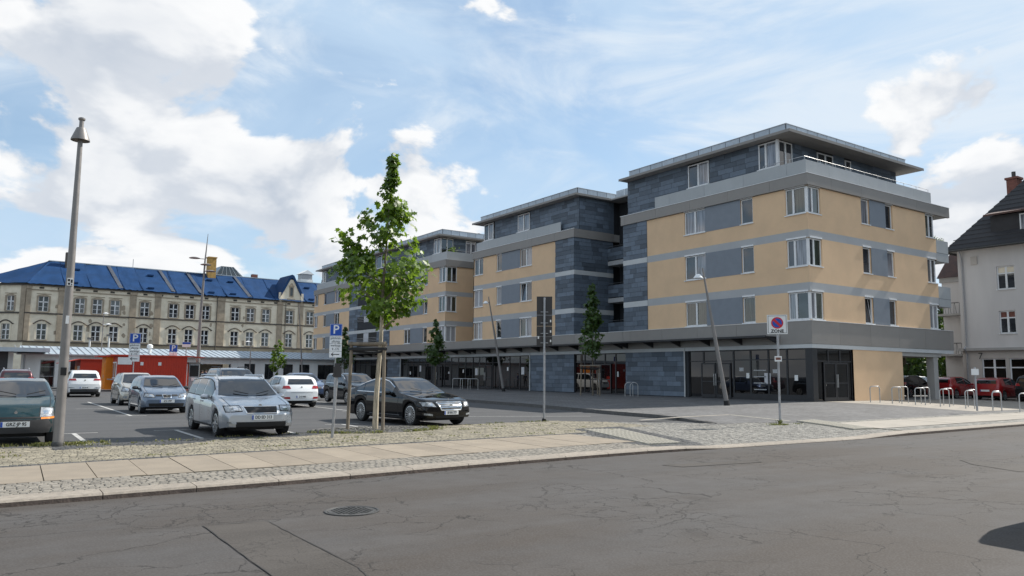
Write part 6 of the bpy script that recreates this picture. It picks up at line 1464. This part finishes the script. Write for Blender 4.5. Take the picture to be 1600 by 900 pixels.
mb = MB(); mb.tube([(0, 0, 0), (0, 0, 6), (.12, 0, 11.2), (.25, 0, 13.6)], [.17, .13, .07, .02], 10); mb.build('mast', 'lamp_grey', m0, smooth=True)
for (x, z) in ((-.95, 11.35), (.25, 10.85), (.75, 10.3)):
    mb = MB(); mb.lathe([(.05, -.06), (.42, -.02), (.46, .02), (.25, .10), (.04, .12)], 16, c=(x*.8, 0, z)); mb.build('disc_lamp', 'lamp_grey', m0, smooth=True); mb = MB(); mb.tube([(.1, 0, z), (x*.8, 0, z)], .03, 5); mb.build('lamp_arm', 'lamp_grey', m0)
def thin_lamp(label, loc, h, arms):
    root = thing('thin_lamp', label, 'street lamp', loc, group='thin lamps before the old building'); mb = MB(); mb.tube([(0, 0, 0), (0, 0, h)], [.08, .04], 7); mb.build('pole', 'lamp_grey', root)
    for x, z in arms: mb = MB(); mb.lathe([(.04, -.02), (.28, 0), (.3, .04), (.05, .12)], 10, c=(x, 0, z)); mb.tube([(0, 0, z), (x, 0, z)], .025, 5); mb.build('lamp_head', 'lamp_white', root)
def dist_at(px, depth):
    d = ray(px, 580); d = Vector((d.x, d.y)); fx = Vector((math.sin(YAW), math.cos(YAW))); d = d*(depth/d.dot(fx)); return (d.x, d.y, 0)
thin_lamp('thin lamp with two heads above the white car', dist_at(156, 78), 7.5, [(.2, 7.4), (.5, 6.3)])
thin_lamp('thin lamp behind the people carrier', dist_at(390, 80), 4.8, [(-.3, 4.7)])
q = dist_at(470, 84); m1 = thing('leaning_post', 'thin leaning post before the pavilion near the far block', 'post', q); mb = MB(); mb.tube([(0.3, 0, 0), (-.5, 0, 9.0)], [.1, .04], 7); mb.build('pole', 'lamp_grey', m1)
for px, h, lab in ((137, 4.2, 'short pale post above the pavilion roof'), (167, 4.6, 'second short pale post above the pavilion roof')):
    q = dist_at(px, 92); o = thing('roof_post', lab, 'post', (q[0], q[1], 0)); mb = MB(); mb.tube([(0, 0, 0), (0, 0, h+1.2)], .1, 6); mb.build('pole', 'white_wall', o); mb = MB(); mb.box(-.3, .3, -.1, .1, h+1.1, h+1.35); mb.build('head', 'lamp_grey', o)
def face_cam(p): return math.atan2(-p[0], p[1])*1.0       # rotation so local -y points to the camera
def parking_sign(label, p, ztop, s, panels, pole_r=.03, tilt=0.0, turn=0.0):
    root = thing('parking_sign', label, 'sign', p, face_cam(p)+turn); mb = MB(); mb.tube([(0, .05, 0), (0, .05, ztop)], pole_r, 8); mb.build('pole', 'galv', root)
    z = ztop; mb = MB(); mb.box(-s/2, s/2, -.005, .005, z-s, z); o = mb.build('sign_panel', 'sign_blue', root)
    mb = MB(); e = .012
    for b in ((-s/2+e, s/2-e, z-e*2, z-e), (-s/2+e, s/2-e, z-s+e, z-s+e*2), (-s/2+e, -s/2+2*e, z-s+e*2, z-e*2), (s/2-2*e, s/2-e, z-s+e*2, z-e*2)): mb.box(b[0], b[1], -.008, -.005, b[2], b[3])
    mb.build('border', 'sign_white', o); lettering('P', s*1.02, o, (0, -.009, z-s/2), 'sign_white', bold=.012*s)
    mb = MB(); mb.box(-s/2, s/2, .006, .012, z-s, z); mb.build('sign_back', 'galv', o)
    z -= s+.025
    for kind, h in panels:
        mb = MB(); mb.box(-s/2, s/2, -.005, .005, z-h, z); o = mb.build('sub_panel', 'sign_white', root)
        if kind == 'arrow':
            mb = MB(); y = -.009; zc = z-h/2; mb.box(-s*.28, s*.32, y, -.006, zc-.02*s/.6, zc+.02*s/.6); mb.prism(((-s*.36, y, zc), (-s*.2, y, zc-.1*s/.6), (-s*.14, y, zc-.085*s/.6), (-s*.28, y, zc), (-s*.14, y, zc+.085*s/.6), (-s*.2, y, zc+.1*s/.6)), (0, .003, 0)); mb.build('arrow', 'ink', o)
        else:
            n = len(kind)
            for i, t in enumerate(kind): lettering(t, h*.62/max(1, n)*1.5, o, (0, -.008, z-h*(i+.5)/n), 'ink', sx=.8)
        z -= h+.02
    return root
parking_sign('blue parking sign with text panels and arrow beside the young tree', Vector(dist_at(523, 38)), 4.02, .60, [(('gebühren-', 'pflichtig'), .34), (('werktags', '8 -17h'), .36), ('arrow', .30)], turn=RAD(-8))
parking_sign('blue parking sign with arrow before the red kiosk, left one', Vector(dist_at(208, 46)), 3.85, .60, [(('gebühren-', 'pflichtig'), .34), (('werktags', '8 -17h'), .36), ('arrow', .32)])
parking_sign('smaller blue parking sign above the right end of the red kiosk', Vector(dist_at(269, 62)), 3.75, .60, [(('|',), .36), (('——',), .25)])
q = dist_at(289, 68); o = thing('blue_board', 'blue and white notice board on a post behind the red kiosk', 'sign', q, face_cam(q)); mb = MB(); mb.tube([(0, .06, 0), (0, .06, 4.2)], .04, 6); mb.build('pole', 'galv', o)
mb = MB(); mb.box(-.35, .35, -.01, .01, 3.75, 4.2); mb.build('board', 'sign_white', o); mb = MB(); mb.box(-.33, .33, -.014, -.011, 4.0, 4.18); mb.build('blue_field', 'sign_blue', o)
# no stopping zone sign
p = G(1219, 661, .12); p.z = plaza_z(p.x, p.y); Z = thing('zone_sign', 'square white no stopping zone sign on a grey post', 'sign', p, face_cam(p)); d = depth_of(p)
zt = CAM_Z+(to_px((p.x, p.y, CAM_Z))[1]-491)*d/FPX-p.z; s = 30.5*d/FPX
mb = MB(); mb.tube([(0, .05, 0), (0, .05, zt-.03)], .036, 10); mb.build('pole', 'galv', Z, smooth=True)
mb = MB(); mb.box(-s/2, s/2, -.006, .006, zt-s, zt); o = mb.build('sign_panel', 'sign_white', Z)
mb = MB(); e = .03
for b in ((-s/2+e, s/2-e, zt-e-.012, zt-e), (-s/2+e, s/2-e, zt-s+e, zt-s+e+.012), (-s/2+e, -s/2+e+.012, zt-s+e+.012, zt-e-.012), (s/2-e-.012, s/2-e, zt-s+e+.012, zt-e-.012)): mb.box(b[0], b[1], -.009, -.006, b[2], b[3])
mb.build('border', 'ink', o)
def disc(r0, r1, y, zc, n=32):
    mb = MB()
    for k in range(n):
        a, b = 2*math.pi*k/n, 2*math.pi*(k+1)/n
        mb.poly(((r0*math.cos(a), y, zc+r0*math.sin(a)), (r1*math.cos(a), y, zc+r1*math.sin(a)), (r1*math.cos(b), y, zc+r1*math.sin(b)), (r0*math.cos(b), y, zc+r0*math.sin(b))))
    return mb
zc = zt-s*.42; R1 = s*.30
disc(0.001, R1*.80, -.009, zc).build('blue_disc', 'sign_blue', o); disc(R1*.78, R1, -.010, zc).build('red_ring', 'sign_red', o)
mb = MB(); v = R1*.62; w = .028; mb.prism(((-v-w, -.012, zc+v-w), (-v+w, -.012, zc+v+w), (v+w, -.012, zc-v+w), (v-w, -.012, zc-v-w)), (0, .002, 0)); mb.build('red_bar', 'sign_red', o)
lettering('ZONE', s*.22, o, (0, -.011, zt-s*.85), 'ink', sx=1.05, bold=.004)
mb = MB(); mb.box(-.11, .11, -.02, 0, zt*.60-.1, zt*.60+.07); o2 = mb.build('small_panel', 'sign_white', Z); mb = MB(); mb.box(-.08, .08, -.023, -.0205, zt*.60-.05, zt*.60+.03); mb.build('panel_mark', 'brick_red', o2)
# back of a tall sign
p = G(850, 658, .03); S = thing('sign_back', 'tall dark sign seen from behind on a grey post', 'sign', p, face_cam(p)); d = depth_of(p); zt = CAM_Z+(to_px((p.x, p.y, CAM_Z))[1]-463)*d/FPX; k = d/FPX
mb = MB(); mb.tube([(0, -.06, 0), (0, -.06, zt-.05)], .036, 10); mb.build('pole', 'galv', S, smooth=True); mb = MB(); mb.lathe([(.07, 0), (.07, .08), (.045, .1)], 10, c=(0, -.06, 0)); mb.build('foot', 'black', S)
edz = [zt, zt-30*k, zt-47.5*k, zt-64*k, zt-79*k]
for i, (a, b) in enumerate(zip(edz, edz[1:])):
    mb = MB(); mb.box(-12.3*k, 12.3*k, 0, .02, b+.008, a-.004); o = mb.build('panel', 'sign_back', S)
    if i: mb = MB(); mb.box(8.8*k, 10.8*k, -.004, 0, b+.14, b+.22); mb.build('sticker', 'sign_white', o)
for z in edz[1:]: mb = MB(); mb.box(-6*k, 6*k, -.03, -.0, z+.10, z+.122); mb.build('clamp_bar', 'galv', S)
mb = MB(); mb.box(-10.5*k, -8.3*k, -.004, 0, edz[4]+.25, edz[4]+.34); mb.build('sticker', 'sign_white', S)
# short post with dark head by the tree
p = G(519, 684, .03); o = thing('short_post', 'short grey post with dark broken head left of the stakes', 'post', p, face_cam(p)); mb = MB(); mb.tube([(0, 0, 0), (.06, 0, 1.5)], .034, 8); mb.build('pole', 'galv', o)
mb = MB(); mb.box(-.03, .17, -.06, .06, 1.46, 1.72); mb.prism(((-.06, -.07, 1.50), (.02, -.07, 1.46), (.02, -.07, 1.62)), (0, .12, 0)); mb.box(.0, .14, -.05, .05, 1.72, 1.80); mb.build('head', 'sign_back', o)
# house number post at the right
p = G(1527, 642, .2); o = thing('number_post', 'thin post with small white box before the red hatchback', 'post', p, face_cam(p)); mb = MB(); mb.tube([(0, 0, 0), (0, 0, 1.9)], .04, 8); mb.build('pole', 'galv', o)
mb = MB(); mb.box(-.14, .14, -.08, .08, 1.55, 1.82); mb.build('box', 'sign_white', o)
# the iron number 7 on the house wall
nm = lettering('7', .62, None, (55.66, 25.05, 3.1), 'iron', -math.pi/2); nm.name = 'wall_number'; tag(nm, 'dark metal house number seven on the pale house wall', 'number')
# bicycle stands
def hoop(name, label, loc, rz, w, h, r=.025, arch=False, grp=None):
    root = thing(name, label, 'bicycle stand', loc, rz, group=grp); mb = MB(); c = .12 if not arch else w/2
    pts = [(-w/2, 0, 0), (-w/2, 0, h-c)]+[(-w/2+c-c*math.cos(a), 0, h-c+c*math.sin(a)) for a in fr_(.2, 1.37, 5)]+[(w/2-c+c*math.sin(a), 0, h-c+c*math.cos(a)) for a in fr_(.2, 1.37, 5)]+[(w/2, 0, h-c), (w/2, 0, 0)]
    mb.tube(pts, r, 8); mb.build('hoop', 'steel', root, smooth=True, angle=60); return root
LBL = ['first bicycle stand, before the orange wall', 'second bicycle stand from the left, front row', 'third bicycle stand from the left, front row', 'fourth bicycle stand from the left, front row', 'fifth bicycle stand from the left, front row', 'sixth bicycle stand from the left, front row', 'bicycle stand at the right picture edge']
for lab, pa, pb in zip(LBL, (1359, 1393, 1429, 1467.5, 1507, 1549, 1591), (1374, 1408, 1444.5, 1482, 1521, 1563, 1606)):
    a = onX(pa, 38.9); dd = depth_of(a); w = (pb-pa)*dd/FPX; hoop('bicycle_stand', lab, (a.x+w*.41, a.y-w*.28, plaza_z(a.x, a.y)), -YAW, w, .86, grp='bicycle stands on the forecourt')
for lab, pa, pb in zip(('first bicycle stand of the rear row', 'second bicycle stand of the rear row', 'third bicycle stand of the rear row', 'fourth bicycle stand of the rear row', 'fifth bicycle stand of the rear row'), (1404, 1438, 1473, 1511, 1549.5), (1418, 1452, 1488, 1525, 1562.5)):
    a = onX(pa, 40.6); dd = depth_of(a); w = (pb-pa)*dd/FPX; hoop('bicycle_stand', lab, (a.x+w*.41, a.y-w*.28, plaza_z(a.x, a.y)), -YAW, w, .86, grp='bicycle stands on the forecourt')
for px, X, lab in ((979, 33.8, 'round topped bicycle stand left of the pair by the slate wall'), (987, 34.1, 'round topped bicycle stand right of the pair by the slate wall')):
    a = onX(px, X); hoop('bicycle_stand', lab, (a.x+.2, a.y, plaza_z(a.x, a.y)), -YAW, .50, .88, arch=True, grp='bicycle stands by the shops')
for px, lab in ((715, 'left bicycle stand by the glazed shops'), (727, 'middle bicycle stand by the glazed shops'), (739, 'right bicycle stand by the glazed shops')):
    a = onX(px, 34.0); hoop('bicycle_stand', lab, (a.x, a.y, plaza_z(a.x, a.y)), -YAW, .85, .92, arch=False, grp='bicycle stands by the shops')
# ------------------------------------------------------------------ people
def person(label, loc, rz, h=1.75, top='cloth_dark', legs='cloth_blue', lean=0.0):
    root = thing('person', label, 'person', loc, rz, group=None); k = h/1.75
    V = {'pel': (0, 0, .95), 'wai': (0, -.01-lean*.3, 1.12), 'che': (0, -lean*.7, 1.32), 'nek': (0, -lean, 1.49), 'hea': (0, -lean-.02, 1.60), 'cro': (0, -lean-.02, 1.70),
         'hl': (-.10, 0, .90), 'kl': (-.12, -.03, .50), 'al': (-.12, .02, .08), 'tl': (-.13, -.13, .04), 'hr': (.10, 0, .90), 'kr': (.12, .02, .50), 'ar': (.13, .05, .08), 'tr': (.14, -.10, .04),
         'sl': (-.19, -lean*.8, 1.42), 'el': (-.25, .03-lean, 1.14), 'wl': (-.22, -.14-lean, .95), 'fl': (-.20, -.20-lean, .88), 'sr': (.19, -lean*.8, 1.42), 'er': (.25, .03-lean, 1.14), 'wr': (.20, -.15-lean, .98), 'fr': (.17, -.21-lean, .93)}
    R_ = {'pel': .15, 'wai': .14, 'che': .16, 'nek': .06, 'hea': .095, 'cro': .08, 'hl': .095, 'kl': .065, 'al': .045, 'tl': .04, 'hr': .095, 'kr': .065, 'ar': .045, 'tr': .04, 'sl': .07, 'el': .045, 'wl': .032, 'fl': .035, 'sr': .07, 'er': .045, 'wr': .032, 'fr': .035}
    E_ = ['pel-wai', 'wai-che', 'che-nek', 'nek-hea', 'hea-cro', 'pel-hl', 'hl-kl', 'kl-al', 'al-tl', 'pel-hr', 'hr-kr', 'kr-ar', 'ar-tr', 'che-sl', 'sl-el', 'el-wl', 'wl-fl', 'che-sr', 'sr-er', 'er-wr', 'wr-fr']
    ks = list(V); me = bpy.data.meshes.new('body'); me.from_pydata([tuple(c*k for c in V[q]) for q in ks], [[ks.index(a) for a in e.split('-')] for e in E_], [])
    o = bpy.data.objects.new('body', me); COL.objects.link(o); o.modifiers.new('skin', 'SKIN'); sd = o.modifiers.new('sub', 'SUBSURF'); sd.levels = sd.render_levels = 2
    for i, q in enumerate(ks): me.skin_vertices[0].data[i].radius = (R_[q]*k, R_[q]*k*(.72 if q in ('pel', 'wai', 'che') else 1))
    me.skin_vertices[0].data[0].use_root = True
    m2 = bpy.data.meshes.new_from_object(o.evaluated_get(bpy.context.evaluated_depsgraph_get())); bpy.data.objects.remove(o)
    m2.materials.clear()
    for q in ('skin', top, legs, 'black'): m2.materials.append(MATS[q])
    for p_ in m2.polygons:
        z = p_.center.z/k; x = abs(p_.center.x)/k; y = p_.center.y/k
        p_.material_index = 0 if (z > 1.50 or (x > .13 and z < .99 and z > .82 and y < -.09)) else (1 if z > .93 or (x > .2 and z > .82) else (2 if z > .1 else 3)); p_.use_smooth = True
    link('body', m2, root)
    mb = MB(); mb.lathe([(.098, -.02), (.112, .04), (.10, .10), (.06, .14), (.01, .15)], 12, c=(0, (-lean+.005)*k, 1.60*k)); mb.build('hair', 'hair', root, smooth=True)
    return root
person('person in dark clothes standing on the roof terrace of the far block', (XF+.75, YC+74.9, ZB+12.36), RAD(-60))
q = dist_at(303, 66); person('person in dark clothes beside the ticket machine', (q[0], q[1], 0), RAD(200), 1.7)
q = dist_at(316, 74); person('person in dark clothes further back in the pavilion passage', (q[0], q[1], 0), RAD(30), 1.72, 'cloth_dark', 'cloth_dark')
q = dist_at(322, 75); person('second person in dark clothes at the pavilion passage, right of the mast', (q[0], q[1], 0), RAD(-40), 1.78, 'cloth_blue', 'cloth_dark')
